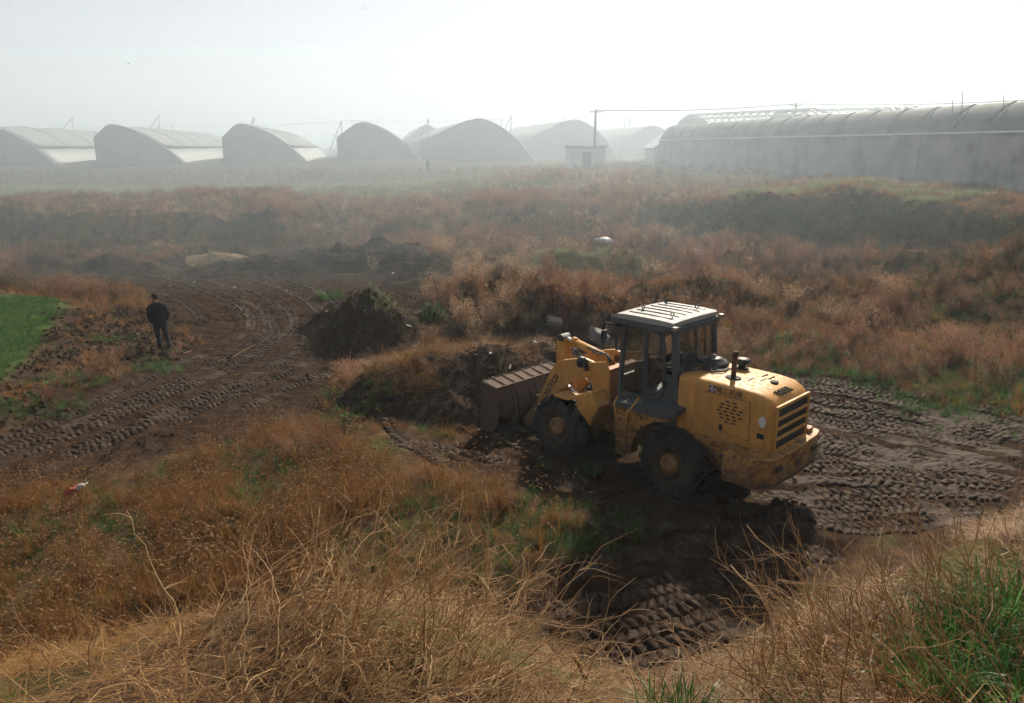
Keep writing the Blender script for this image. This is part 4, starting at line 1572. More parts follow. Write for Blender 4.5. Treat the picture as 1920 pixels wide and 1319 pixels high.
# --- platform (grey skirt under the cab)
for s in (1, -1):
    p = MB().prism([(-.14, 1.84), (-.14, 1.74), (.12, 1.60), (1.30, 1.62), (1.36, 1.70), (1.0, 1.74), (.2, 1.86)], s * .72, s * 1.13)
    p.build('platform', M_DARK, loader, bevel=.015)
MB().box(.05, 1.52, -.73, .73, 1.25, 1.74).build('cab_base', M_DARK, loader, bevel=.02)

# --- ladder
for s in (1,):
    lad = MB().tube([(1.30, s * 1.02, 1.80), (1.30, s * 1.15, 1.66), (1.22, s * 1.15, 1.35), (1.20, s * 1.15, .62)], .022, 8)
    lad.tube([(.78, s * 1.02, 1.90), (.80, s * 1.13, 1.78), (.97, s * 1.15, 1.55), (.97, s * 1.15, .62)], .022, 8)
    lo = lad.build('ladder', M_YEL, loader, True)
    for z in (.64, .92, 1.2, 1.44):
        MB().box(.97, 1.21, s * 1.13, s * 1.17, z - .015, z + .015).build('rung', M_YEL, lo, bevel=.006)


# --- hood
def hood_section(x, hw, ztop, zbot, crown, r=.13):
    pts = [(-hw, zbot), (-hw, ztop - r)]
    for a in np.linspace(0, math.pi / 2, 6)[1:]:
        pts.append((-hw + r - r * math.cos(a), ztop - r + r * math.sin(a)))
    pts.append((0, ztop + crown))
    return [(x, y, z) for y, z in pts] + [(x, -y, z) for y, z in pts[-2::-1]]


secs = [hood_section(.05, .755, 2.47, 1.40, .03), hood_section(-.6, .755, 2.475, 1.40, .03), hood_section(-1.35, .755, 2.46, 1.40, .03),
        hood_section(-1.62, .75, 2.43, 1.38, .02, .15), hood_section(-1.78, .735, 2.36, 1.36, .01, .17), hood_section(-1.86, .71, 2.27, 1.36, .0, .17), hood_section(-1.90, .68, 2.20, 1.36, 0, .17)]
m_ = len(secs[0])
V = [p for s_ in secs for p in s_]
Fc = [(j * m_ + i, j * m_ + i + 1, (j + 1) * m_ + i + 1, (j + 1) * m_ + i) for j in range(len(secs) - 1) for i in range(m_ - 1)]
Fc.append(tuple(range(m_))[::-1])
Fc.append(tuple(range((len(secs) - 1) * m_, len(secs) * m_)))
Fc += [(j * m_, (j + 1) * m_, (j + 1) * m_ + m_ - 1, j * m_ + m_ - 1) for j in range(len(secs) - 1)]
hood = MB().add(V, Fc).build('hood', M_YEL, loader, True)
hood.modifiers.new('split', 'EDGE_SPLIT').split_angle = R(40)
# lower sill of the hood
MB().prism([(.03, 1.40), (.03, 1.34), (-.9, 1.10), (-1.28, 1.02), (-1.9, 1.02), (-1.9, 1.36), (-1.3, 1.385)], -.72, .72).build('hood_sill', M_YELW, loader, bevel=.01)
for s in (1, -1):
    # inspection door: raised sheet with a gap line round it
    y = s * .757
    dp = [(-.33, 2.27), (-1.47, 2.27), (-1.49, 1.52), (-.82, 1.56), (-.35, 1.74)]
    MB().prism(dp, s * .7555, s * .7585).build('door_gap', M_BLACK, hood)
    cx_, cz_ = -.9, 1.93
    MB().prism([(cx_ + (x - cx_) * .984, cz_ + (z - cz_) * .974) for x, z in dp], s * .757, s * .764).build('inspection_door', M_YEL, hood, bevel=.002)
    rows = [2, 3, 4, 4, 4, 3, 2]
    for r_, n_ in enumerate(rows):
        z = 2.17 - r_ * .066
        for k in range(n_):
            x = -1.07 - (k - (n_ - 1) / 2) * .135 + (.02 if r_ % 2 else -.02)
            q = []
            for a in np.linspace(-90, 90, 5):
                q.append((x + .03 + .016 * math.cos(R(a)), z + .016 * math.sin(R(a))))
            for a in np.linspace(90, 270, 5):
                q.append((x - .03 + .016 * math.cos(R(a)), z + .016 * math.sin(R(a))))
            MB().prism(q, s * .760, s * .7655).build('vent_slot', M_BLACK, hood)
    MB().box(-.95, -.87, s * .76, s * .768, 1.585, 1.70).build('latch_plate', M_BLKPL, hood, bevel=.004)
    e = [(-1.71 + .065 * math.cos(a) * (1 if math.cos(a) > 0 else 1.1), 1.95 + .105 * math.sin(a)) for a in np.linspace(0, 2 * math.pi, 20)[:-1]]
    MB().prism(e, s * .742, s * .748).build('round_sticker', M_WHITE, hood)
    MB().box(-1.77, -1.62, s * .742, s * .749, 1.62, 1.72).build('data_plate', M_BLKPL, hood)
    # lettering and emblem
    mt = Matrix(((-1 * s, 0, 0, 0), (0, 0, s, 0), (0, 1, 0, 0), (0, 0, 0, 1)))
    M1 = Matrix.Translation((-1.03, s * .757, 2.355)) @ mt
    text_mesh('lettering', '\u53a6\u5de5\u673a\u68b0', .135, M_INK, hood, M1, .002, 0, 1.0, 0)
    M2 = Matrix.Translation((-1.03, s * .757, 2.268)) @ mt
    text_mesh('small_lettering', 'XIAGONG MACHINERY', .036, M_INK, hood, M2, .002, 0, 1.25)
    em = MB()
    for (dx, dz) in ((-.05, .05), (.05, .05), (-.05, -.05), (.05, -.05)):
        em.box(-.68 + dx - .022, -.68 + dx + .022, s * .757, s * .7605, 2.345 + dz - .022, 2.345 + dz + .022)
    em.box(-.73, -.63, s * .757, s * .760, 2.305, 2.385)
    eo = em.build('emblem', M_BLUE, hood)
    ring = MB().lathe([(.034, 0), (.034, s * .003), (.02, s * .003), (.02, 0)], (-.68, s * .7605, 2.345), 'y', 20)
    ring.build('emblem_ring', M_WHITE, hood)

# --- rear grille
gx0 = -1.905
MB().prism([(-.60, 2.22), (.60, 2.22), (.62, 1.40), (-.62, 1.40)], gx0 - .012, gx0 + .02, 'x').build('radiator', M_BLACK, hood)
for (z0, z1) in [(2.20, 2.26), (1.36, 1.43)]:
    MB().box(gx0 - .045, gx0 + .01, -.66, .66, z0, z1).build('grille_frame', M_YEL, hood, bevel=.01)
for s in (-1, 1):
    MB().box(gx0 - .044, gx0 + .01, s * .60, s * .665, 1.43, 2.20).build('grille_frame', M_YEL, hood, bevel=.01)
for k in range(1, 4):
    z = 1.43 + .77 * k / 4
    MB().prism([(gx0 - .045, z - .022), (gx0 - .045, z + .012), (gx0 + .0, z + .03), (gx0 + .0, z - .01)], -.6, .6).build('grille_bar', M_YEL, hood)
# holes, slots, exhaust, air cleaner on the hood top
ZT = 2.497


def disc(x, y, r, nm, mat, z0=2.46, z1=ZT + .008, squash=1):
    MB().prism([(x + r * math.cos(a), y + r * squash * math.sin(a)) for a in np.linspace(0, 2 * math.pi, 25)[:-1]], z0, z1, 'z').build(nm, mat, hood)


disc(-.83, .27, .155, 'exhaust_opening', M_BLACK, squash=.75)
disc(-.63, -.42, .135, 'air_opening', M_BLACK)
disc(-1.50, -.05, .075, 'filler_opening', M_BLACK, z1=ZT)
for r_ in range(4):
    for k in range(4):
        MB().box(-1.70 - r_ * .035 - .006, -1.70 - r_ * .035 + .008, .28 - k * .13 - r_ * .03, .36 - k * .13 - r_ * .03, 2.36, [2.437, 2.425, 2.409, 2.394][r_]).build('top_slot', M_BLACK, hood)
for (x, y) in ((-1.12, .12), (-1.30, -.02), (-1.18, -.3), (-1.34, -.25)):
    for k in range(3):
        MB().box(x - .004, x + .004, y - .12, y + .12, 2.46, ZT + .006).build('louvre', M_INK, hood) if k == 0 else None
ex = MB().tube([(-.83, .27, 2.35), (-.83, .27, 2.95), (-.85, .28, 3.0)], [.048, .048, .052], 14)
ex.build('exhaust_pipe', M_RUST, loader, True)
MB().tube([(-.853, .282, 2.97), (-.865, .288, 3.012)], .04, 12).build('exhaust_mouth', M_BLACK, loader, True)
MB().lathe([(0, 0), (.075, 0), (.075, .14), (.16, .155), (.175, .18), (.14, .23), (.05, .25), (0, .25)], (-.63, -.42, 2.46), 'z', 24).build('air_cleaner', M_BLKPL, loader, True)
ac = MB().lathe([(0, 0), (.30, 0), (.31, .05), (.27, .10), (.20, .115), (.19, .15), (.10, .17), (.03, .17), (0, .17)], (-.12, -.20, 2.50), 'z', 28)
ac.build('fan_housing', M_BLKPL, loader, True)
MB().lathe([(0, .17), (.05, .17), (.05, .22), (0, .235)], (-.12, -.20, 2.50), 'z', 14).build('fan_hub', M_EDGE, loader, True)
hz = MB()
for (a, b, c_, d_) in [((-.05, .55, 2.52), (-.2, .3, 2.56), (-.45, .1, 2.52), (-.6, -.25, 2.53)), ((.08, .7, 2.5), (-.1, .45, 2.54), (-.3, .25, 2.53), (-.35, -.1, 2.56)), ((-.2, .1, 2.54), (-.4, .3, 2.52), (-.55, .1, 2.53), (-.5, -.1, 2.54)), ((.09, .55, 2.53), (.0, .3, 2.57), (-.1, .15, 2.55), (-.12, -.1, 2.6))]:
    hz.tube([a, b, c_, d_], .018, 8)
hz.build('hose', M_BLKPL, loader, True)

# --- counterweight
def cw_poly(z_in=0):
    return [(-1.20, 1.17), (-1.76, 1.17), (-1.90, 1.12), (-2.07, .85), (-2.11, 0), (-2.07, -.85), (-2.0, -1.14), (-1.86, -1.19), (-1.20, -1.19), (-1.20, -.55), (-1.55, -.5), (-1.55, .5), (-1.20, .55)]


cwm = MB().prism(cw_poly(), .80, 1.36, 'z').build('counterweight', M_YELW, loader, bevel=.035, seg=3)
MB().prism([(x * 1.0 - .012 * (x < -1.5), y * 1.012) for x, y in cw_poly()[1:8]] + [(-1.86, -1.0), (-1.76, 1.0)], 1.30, 1.372, 'z').build('counterweight_lip', M_YELW, cwm, bevel=.02)
MB().prism([(x - .006 * (x < -1.5), y * 1.004) for x, y in cw_poly()[1:8]] + [(-1.86, -1.0), (-1.76, 1.0)], .815, .88, 'z').build('counterweight_foot', M_RUST, cwm, bevel=.01)
MB().box(-1.62, -1.30, -.45, .45, .75, 1.20).build('counterweight_core', M_YELW, loader)
for s in (1, -1):
    MB().prism([(-1.62, s * .80), (-1.62, s * 1.02), (-1.92, s * 1.02), (-1.95, s * .80)], 1.365, 1.46, 'z').build('lamp_bracket', M_YELW, cwm, bevel=.01)
    MB().box(-2.12, -2.06, s * .72 - .09, s * .72 + .09, 1.10, 1.20).build('tail_lamp', M_BLKPL, cwm, bevel=.01)
MB().lathe([(.07, 0), (.07, -.05), (.035, -.05), (.035, 0), (.07, 0)], (-2.10, 0, 1.08), 'x', 16).build('tow_pin', M_RUST, cwm)

# --- cab
cab = empty('cab', (0, 0, 0))
cab.parent = loader


def beam(pts, r, nm='cab_pillar', mat=M_DARK, n=4, par=cab):
    return MB().tube(pts, r, n).build(nm, mat, par, bevel=.012)


CY_ = .72


def bar(x0, z0, x1, z1, y0, y1, wd, nm='cab_pillar', mat=M_DARK, par=cab):
    """flat bar in the side plane"""
    d = Vector((x1 - x0, 0, z1 - z0)).normalized()
    n = Vector((-d.z, 0, d.x)) * wd / 2
    P = [(x0 + n.x, z0 + n.z), (x1 + n.x, z1 + n.z), (x1 - n.x, z1 - n.z), (x0 - n.x, z0 - n.z)]
    return MB().prism(P, y0, y1).build(nm, mat, par, bevel=.012)


for s in (1, -1):
    y0, y1 = s * .66, s * .75
    bar(.10, 1.74, .24, 3.36, y0, y1, .13)                       # rear corner
    bar(1.50, 1.74, 1.42, 3.30, y0, y1, .085)                   # front corner
    bar(.86, 1.78, .90, 3.28, y0, y1 - s * .004, .07)            # door post
    bar(.15, 3.31, 1.52, 3.28, y0, y1 - s * .006, .13, 'cab_rail')
    bar(.05, 1.78, 1.55, 1.76, y0, y1 - s * .008, .12, 'cab_rail')
    MB().prism([(.12, 1.80), (.86, 1.80), (.86, 2.02), (.55, 2.0), (.36, 2.26), (.15, 2.28)], s * .675, s * .738).build('door_panel', M_DARK, cab, bevel=.01)
    # door frame with rounded lower rear corner
    d_ = [(.82, 1.86), (.60, 1.84), (.46, 1.92), (.40, 2.05), (.38, 2.30), (.44, 3.08), (.52, 3.20), (.84, 3.20), (.86, 2.5), (.82, 1.86)]
    do = MB().tube([(x, s * .755, z) for x, z in d_], .03, 8).build('door', M_DARK, cab, True)
    MB().box(.30, .42, s * .76, s * .80, 2.18, 2.30).build('handle', M_BLKPL, do, bevel=.01)
    MB().prism([(.80, 2.05), (.58, 2.02), (.45, 2.3), (.48, 3.10), (.54, 3.17), (.80, 3.17)], s * .715, s * .721).build('door_glass', M_GLASS, cab)
    MB().prism([(.95, 1.86), (1.44, 1.84), (1.38, 3.22), (.95, 3.22)], s * .715, s * .721).build('side_glass', M_GLASS, cab)
# rear and front
for z0, z1 in ((3.24, 3.36),):
    MB().box(.17, .28, -.70, .70, z0, z1).build('cab_rail', M_DARK, cab, bevel=.01)
    MB().box(1.38, 1.48, -.70, .70, z0 - .03, z1 - .02).build('cab_rail', M_DARK, cab, bevel=.01)
MB().prism([(.06, 1.74), (.06, 2.46), (.16, 2.50), (.16, 1.74)], -.70, .70).build('rear_bulkhead', M_DARK, cab, bevel=.01)
MB().prism([(.135, 2.52), (.205, 3.23), (.212, 3.23), (.142, 2.52)], -.64, .64).build('rear_glass', M_GLASS, cab)
MB().prism([(.14, 2.5), (.20, 2.5), (.265, 3.24), (.205, 3.24)], -.06, .0).build('cab_pillar', M_DARK, cab, bevel=.006)
MB().prism([(1.46, 2.2), (1.40, 3.22), (1.407, 3.22), (1.467, 2.2)], -.64, .64).build('windscreen', M_GLASS, cab)
MB().box(1.42, 1.50, -.66, .66, 1.74, 2.15).build('front_bulkhead', M_DARK, cab, bevel=.01)
# roof: domed slab sloping to the front
roofm = MB()
xs = [.22, .27, .6, 1.0, 1.35, 1.55, 1.66, 1.72]
zt = [3.455, 3.475, 3.49, 3.49, 3.485, 3.465, 3.41, 3.34]
hwid = [.81, .83, .84, .84, .84, .83, .80, .77]
V, Fc = [], []
for x, z, w_ in zip(xs, zt, hwid):
    for t in np.linspace(-1, 1, 9):
        V.append((x, t * w_, z + .018 * (1 - t * t)))
nb = len(V)
for x, z, w_ in zip(xs, zt, hwid):
    for t in np.linspace(-1, 1, 9):
        V.append((x + (.02 if x < .3 else 0), t * (w_ - .02), 3.33 - .03 * (x > 1.7)))
k9 = 9
for j in range(len(xs) - 1):
    for i in range(8):
        a = j * k9 + i
        Fc.append((a, a + 1, a + k9 + 1, a + k9))
        Fc.append((nb + a, nb + a + k9, nb + a + k9 + 1, nb + a + 1))
    for i in (0, 8):
        a = j * k9 + i
        Fc.append((a, a + k9, nb + a + k9, nb + a))
for j in (0, len(xs) - 1):
    for i in range(8):
        a = j * k9 + i
        Fc.append((a, a + 1, nb + a + 1, nb + a))
roof = roofm.add(V, Fc).build('cab_roof', M_ROOF, cab, True)
roof.modifiers.new('split', 'EDGE_SPLIT').split_angle = R(40)
# dark rim of the roof
MB().prism([(.20, .85), (1.5, .86), (1.74, .78), (1.74, -.78), (1.5, -.86), (.20, -.85)], 3.25, 3.375, 'z').build('roof_rim', M_DARK, cab, bevel=.02)
for k in range(6):
    y = -.62 + k * .248
    MB().tube([(.38, y, 3.490 + .018 * (1 - (y / .8) ** 2) - .004), (.8, y, 3.505 + .018 * (1 - (y / .8) ** 2) - .004), (1.38, y, 3.497 + .018 * (1 - (y / .8) ** 2) - .004)], .0115, 6).build('roof_rib', M_BLKPL, cab)
for x, y in ((.45, .5), (.55, -.55), (1.25, .35), (1.3, -.55)):
    MB().lathe([(.045, -.01), (.045, .01), (.03, .01), (.03, -.01), (.045, -.01)], (x, y, 3.56), 'y' if x < 1 else 'x', 16).tube([(x, y, 3.48), (x, y, 3.53)], .01, 6).build('lifting_eye', M_BLKPL, cab)
for s in (1, -1):
    MB().box(.10, .19, s * .80, s * .90, 3.34, 3.41).tube([(.15, s * .85, 3.34), (.17, s * .83, 3.27)], .02, 6).build('work_lamp', M_EDGE, cab, bevel=.008)
    # mirrors on loop brackets
    b = MB().tube([(1.46, s * .76, 3.20), (1.50, s * .98, 3.27), (1.72, s * 1.0, 3.27), (1.75, s * 1.0, 3.18), (1.75, s * 1.0, 2.83)], .02, 6).tube([(1.47, s * .76, 2.70), (1.44, s * .96, 2.74), (1.44, s * .97, 3.27)], .02, 6)
    mo = b.build('mirror', M_BLKPL, cab, True)
    MB().box(1.70, 1.735, s * .93, s * 1.10, 2.84, 3.12).build('mirror_head', M_BLKPL, mo, bevel=.012)
    MB().box(1.694, 1.699, s * .945, s * 1.085, 2.86, 3.10).build('mirror_glass', M_CHROME, mo)
# interior
MB().prism([(.30, 2.08), (.78, 2.10), (.80, 2.20), (.40, 2.20), (.34, 2.75), (.24, 2.75), (.24, 2.12)], -.26, .26).build('seat', M_SEAT, cab, bevel=.04, seg=3)
MB().box(.36, .66, -.15, .15, 1.74, 2.09).build('seat_box', M_BLKPL, cab)
MB().tube([(1.36, 0, 1.8), (1.12, 0, 2.38)], .045, 10).build('steering_column', M_BLKPL, cab, True)
sw = MB()
cc = Vector((1.10, 0, 2.42)); nn = Vector((-.5, 0, .86)).normalized(); ua = Vector((0, 1, 0)); ub = nn.cross(ua)
sw.tube([cc + (ua * math.cos(a) + ub * math.sin(a)) * .21 for a in np.linspace(0, 2 * math.pi, 25)], .016, 8, False)
for a in (90, 210, 330):
    sw.tube([cc, cc + (ua * math.cos(R(a)) + ub * math.sin(R(a))) * .2], .012, 6)
sw.build('steering_wheel', M_BLKPL, cab, True)
MB().prism([(1.30, 1.8), (1.42, 1.8), (1.42, 2.36), (1.26, 2.42), (1.22, 2.30)], -.34, .34).build('dashboard', M_BLKPL, cab, bevel=.02)

# --- front end: tower, boom, linkage, bucket
for s in (1, -1):
    MB().prism([(2.42, 2.20), (1.95, 2.32), (1.84, 2.1), (1.80, 1.38), (2.02, .9), (2.4, .9), (2.22, 1.5), (2.36, 1.85)], s * .585, s * .64).build('tower_plate', M_YEL, loader, bevel=.012)
MB().box(1.86, 2.06, -.585, .585, 1.0, 2.15).build('tower_crossplate', M_ORANGE, loader, bevel=.01)
for s in (1, -1):
    bp = [(2.34, 2.22), (2.60, 2.26), (3.20, 2.10), (3.44, 1.97), (3.62, 1.66), (4.04, .86), (4.44, .40), (4.46, .26), (4.30, .22), (3.84, .62), (3.30, 1.33), (2.95, 1.62), (2.46, 1.86), (2.28, 2.0)]
    bo = MB().prism(bp, s * .485, s * .575).build('boom_arm', M_YEL, loader, bevel=.012)
    MB().lathe([(0, s * .43), (.075, s * .43), (.075, s * .665), (0, s * .665)], (2.46, 0, 2.08), 'y', 18).build('pivot_pin', M_RUST, bo)
    # XG932II lettering running up the boom
    ang = math.atan2(1.72 - 1.10, 3.32 - 3.75)
    xa = Vector((math.cos(ang), 0, math.sin(ang))) if s > 0 else -Vector((math.cos(ang), 0, math.sin(ang)))
    # outward view: text x axis runs towards the rear-up end on the left side
    za = Vector((0, s, 0))
    ya = za.cross(xa)
    c0 = Vector((3.545, s * .577, 1.42))
    M3 = Matrix.Translation(c0) @ Matrix((xa, ya, za)).transposed().to_4x4()
    text_mesh('lettering', 'XG932II', .205, M_INK, bo, M3, .002, .1, 1.0, .02)
    # lift cylinder
    MB().tube([(2.05, s * .36, .95), (2.85, s * .36, 1.28)], .075, 14).build('lift_cylinder', M_YEL, loader, True)
    MB().tube([(2.85, s * .36, 1.28), (3.45, s * .36, 1.52)], .04, 12).build('lift_rod', M_CHROME, loader, True)
MB().tube([(3.2, -.52, 1.72), (3.2, .52, 1.72)], .11, 16).build('boom_crosstube', M_YEL, loader, True)
# rocker in the middle
MB().prism([(3.55, 2.45), (3.70, 2.50), (3.80, 2.42), (3.80, 1.80), (3.72, 1.40), (3.98, .95), (3.88, .80), (3.50, 1.25), (3.40, 1.65), (3.55, 2.05)], -.13, .13).build('rocker', M_YEL, loader, bevel=.02)
MB().prism([(3.57, 2.36), (3.76, 2.38), (3.77, 2.50), (3.66, 2.54), (3.57, 2.48)], -.15, .15).build('rocker_head', M_BLKPL, loader, bevel=.02)
MB().tube([(2.30, 0, 2.17), (3.36, 0, 2.385)], .095, 18).build('tilt_cylinder', M_YEL, loader, True)
MB().tube([(3.29, 0, 2.372), (3.39, 0, 2.392)], .118, 18).build('cylinder_collar', M_YEL, loader, True)
MB().tube([(3.39, 0, 2.392), (3.66, 0, 2.446)], .048, 14).build('tilt_rod', M_CHROME, loader, True)
MB().tube([(2.0, .2, 2.1), (2.25, .22, 2.35), (2.6, .14, 2.34), (2.9, .12, 2.36)], .02, 8).tube([(2.0, .3, 2.05), (2.2, .3, 2.4), (2.45, .25, 2.3), (2.7, .13, 2.3)], .02, 8).build('hydraulic_hose', M_BLKPL, loader, True)
MB().tube([(3.86, 0, .92), (4.55, 0, .78)], .06, 10).build('bucket_link', M_YELW, loader, True)
# head lamp on the tower
for s in (1, -1):
    MB().lathe([(0, -.10), (.08, -.09), (.125, -.02), (.13, .06), (.10, .09), (0, .09)], (2.50, s * .74, 2.22), 'x', 20).build('head_lamp', M_BLKPL, loader, True)
    MB().tube([(2.42, s * .62, 2.1), (2.47, s * .74, 2.12)], .025, 8).build('lamp_arm', M_BLKPL, loader, True)
# front fenders
for s in (1, -1):
    fe = MB()

    fe.prism([(2.98, 1.47), (2.60, 1.46), (2.36, 1.56), (1.92, 1.74), (1.74, 1.46), (1.94, 1.0), (2.00, 1.03), (1.84, 1.46), (1.95, 1.68), (2.35, 1.51), (2.58, 1.41), (2.98, 1.42)], s * .69, s * 1.12)
    fe.prism([(2.36, 1.54), (1.92, 1.71), (1.77, 1.46), (1.95, 1.03), (2.27, 1.27)], s * 1.10, s * 1.125)
    fe.build('front_fender', M_YEL, loader, bevel=.01)

bk = empty('bucket', (0, 0, 0))
bk.parent = loader
BW = 1.19
M_DUSTS = simple_mat('dusty_steel_shelf', (.10, .062, .04), .8, 0, .2, .3, 9, .2, (.06, .04, .03), .5, 4)
back = [(4.76, 1.18), (4.64, .92), (4.60, .62), (4.66, .34), (4.80, .14), (4.98, .05), (5.28, .0)]
inner = [(5.28, .03), (5.0, .085), (4.83, .17), (4.70, .36), (4.64, .62), (4.68, .91), (4.80, 1.16)]
MB().prism(back + inner, -BW, BW).build('shell', M_RUST, bk, bevel=.006)
for s in (1, -1):
    MB().prism(back + [(5.26, .30), (5.22, 1.28), (4.80, 1.19)], s * (BW + .003), s * (BW + .033)).build('side_plate', M_RUST, bk, bevel=.008)
# spill guard shelf with ribs and bright rims
MB().prism([(4.76, 1.19), (5.22, 1.29), (5.22, 1.275), (4.77, 1.165)], -BW, BW).build('spill_guard', M_DUSTS, bk)
MB().box(4.745, 4.79, -BW, BW, 1.186, 1.21).build('rear_rim', M_DUSTS, bk, bevel=.006)
MB().tube([(5.22, -BW, 1.30), (5.22, BW, 1.30)], .015, 6).build('top_rim', M_DUSTS, bk)
for k in range(8):
    y = -BW + .02 + k * (2 * BW - .04) / 7
    MB().prism([(4.78, 1.20), (5.20, 1.30), (5.20, 1.325), (4.80, 1.235)], y - .009, y + .009).build('rib', M_RUST, bk)
for y in (-.72, -.58, .58, .72, -.1, .1):
    MB().prism([(4.74, 1.15), (4.60, .95), (4.50, .62), (4.52, .30), (4.72, .18), (4.66, .34), (4.60, .62), (4.64, .92)], y - .018, y + .018).build('mount_lug', M_RUST, bk)
MB().box(5.24, 5.40, -BW - .035, BW + .035, -.012, .012).build('cutting_edge', M_EDGE, bk)

# ------------------------------------------------------------------ near bank: straw, stalks, grass clumps
x, y = rand_pts(-9, 14, 2.2, 14, 24)
bkv = bank(x, y)
p_ = keep(x, y, bkv * (.4 + .6 * sstep(-.15, .2, fbm(x, y, 1.1, 3, 301))))
scatter('straw_litter', P_HAY, p_, .75, 'golden straw litter matted over the near bank', tilt=.12)
x, y = rand_pts(-9, 14, 2.2, 14, 9)
p_ = keep(x, y, bank(x, y) * sstep(-.1, .3, fbm(x, y, .8, 3, 311)))
scatter('bank_brown_grass', P_BROWN, p_, .5, 'short brown grass on the near bank')

srng = random.Random(91)


def stalk_path(base, az, lean, ln, curl, n=10, r=srng):
    p = Vector(base)
    el = math.pi / 2 - lean
    pts = [p.copy()]
    for i in range(n):
        p = p + Vector((math.cos(az) * math.cos(el), math.sin(az) * math.cos(el), math.sin(el))) * ln / n
        az += r.gauss(0, .24)
        el += r.gauss(0, .17) - curl / n
        pts.append(p.copy())
    return pts


def add_stalk(mb, base, az, lean, ln, curl, rad=.004, twigs=4, r=srng):
    pts = stalk_path(base, az, lean, ln, curl)
    n = len(pts)
    mb.tube(pts, [rad * (1 - .7 * i / (n - 1)) for i in range(n)], 5, False)
    for k in range(twigs):
        j = r.randint(3, n - 2)
        q = stalk_path(pts[j], az + r.uniform(-1.2, 1.2), lean + r.uniform(-.5, .6), ln * r.uniform(.12, .35), r.uniform(-.6, 1.2), 5)
        mb.tube(q, [rad * .5 * (1 - .7 * i / 5) for i in range(6)], 4, False)


tang = MB()
for i in range(300):
    # brush leaning to the right in the middle of the bank
    px_, py_ = srng.uniform(330, 960), srng.uniform(1110, 1420)
    b = px_on_ground(px_, py_)
    add_stalk(tang, (b[0], b[1], gz1(b[0], b[1])), srng.gauss(.6, .7), srng.uniform(.6, 1.5), srng.uniform(.3, 1.25), srng.uniform(-.2, .7), srng.uniform(.0025, .0055), srng.randint(3, 7))
o = tang.build('dry_brush', M_STALK)
tag(o, 'tangle of thin dry stalks leaning right on the near bank', kind='stuff')
tang = MB()
for i in range(260):
    px_, py_ = srng.uniform(1420, 2050), srng.uniform(1030, 1380)
    b = px_on_ground(px_, py_)
    if b[1] > 10.5:
        continue
    add_stalk(tang, (b[0], b[1], gz1(b[0], b[1])), srng.uniform(1.2, 4.4), srng.uniform(.3, 1.35), srng.uniform(.35, 1.1), srng.uniform(-.3, .9), srng.uniform(.0025, .0055), srng.randint(2, 5))
for i in range(110):
    px_, py_ = srng.uniform(-60, 1300), srng.uniform(1190, 1380)
    b = px_on_ground(px_, py_)
    add_stalk(tang, (b[0], b[1], gz1(b[0], b[1])), srng.uniform(0, 6.28), srng.uniform(.5, 1.5), srng.uniform(.3, .9), srng.uniform(-.3, .9), srng.uniform(.0022, .005), srng.randint(1, 4))
for i in range(90):
    px_, py_ = srng.uniform(400, 920), srng.uniform(1110, 1360)
    b = px_on_ground(px_, py_)
    add_stalk(tang, (b[0], b[1], gz1(b[0], b[1])), srng.gauss(.7, .9), srng.uniform(.5, 1.4), srng.uniform(.5, 1.4), srng.uniform(-.1, .9), srng.uniform(.0045, .007), srng.randint(3, 7))
for i in range(110):
    px_, py_ = srng.uniform(1400, 1900), srng.uniform(1060, 1360)
    b = px_on_ground(px_, py_)
    if b[1] < 8:
        add_stalk(tang, (b[0], b[1], gz1(b[0], b[1])), srng.uniform(1.5, 4.0), srng.uniform(.5, 1.4), srng.uniform(.4, 1.2), srng.uniform(-.1, .9), srng.uniform(.004, .0065), srng.randint(3, 7))
o = tang.build('dry_twigs', M_STALK)
tag(o, 'thin dry twigs strewn over the right side and foot of the near bank', kind='stuff')


def pix_path(pts, y0, y1):
    """stalk through photo positions, its distance running from y0 to y1"""
    n = len(pts)
    return [Vector(at_y(px, py, y0 + (y1 - y0) * i / (n - 1))) for i, (px, py) in enumerate(pts)]


def big_stalk(name, pts, y0, y1, rad, label, mat=M_STALK, cat='stalk'):
    P = pix_path(pts, y0, y1)
    P[0].z = min(P[0].z, gz1(P[0].x, P[0].y) - .02)
    tag(MB().tube(P, [rad * (1 - .6 * i / (len(P) - 1)) for i in range(len(P))], 7).build(name, mat, None, True), label, cat)


big_stalk('bent_stalk', [(1418, 1325), (1440, 1275), (1450, 1225), (1450, 1180), (1443, 1150), (1418, 1105), (1392, 1085), (1370, 1060)], 3.75, 4.3, .0085, 'pale thick bent stalk rising from the bottom edge, right of centre')
big_stalk('bent_stalk', [(1600, 1200), (1560, 1150), (1510, 1095), (1470, 1050), (1420, 1010), (1400, 985)], 4.9, 5.3, .006, 'long pale stalk leaning left over the dark mud')
big_stalk('bent_stalk', [(540, 1180), (640, 1100), (735, 1030), (745, 1025)], 5.2, 5.5, .007, 'straight pale stalk pointing up right in the middle of the brush')
big_stalk('bent_stalk', [(880, 1330), (800, 1240), (700, 1160), (590, 1040), (600, 950)], 4.2, 4.9, .006, 'long dark stalk crossing the brush from bottom centre to upper left')
big_stalk('bent_stalk', [(190, 1300), (260, 1250), (320, 1220), (440, 1200)], 4.6, 5.0, .006, 'flat pale stalk lying at the bottom left')
big_stalk('straw_pole', [(225, 1325), (270, 1265), (315, 1222)], 3.9, 4.3, .011, 'short thick yellow straw stem at the bottom left')
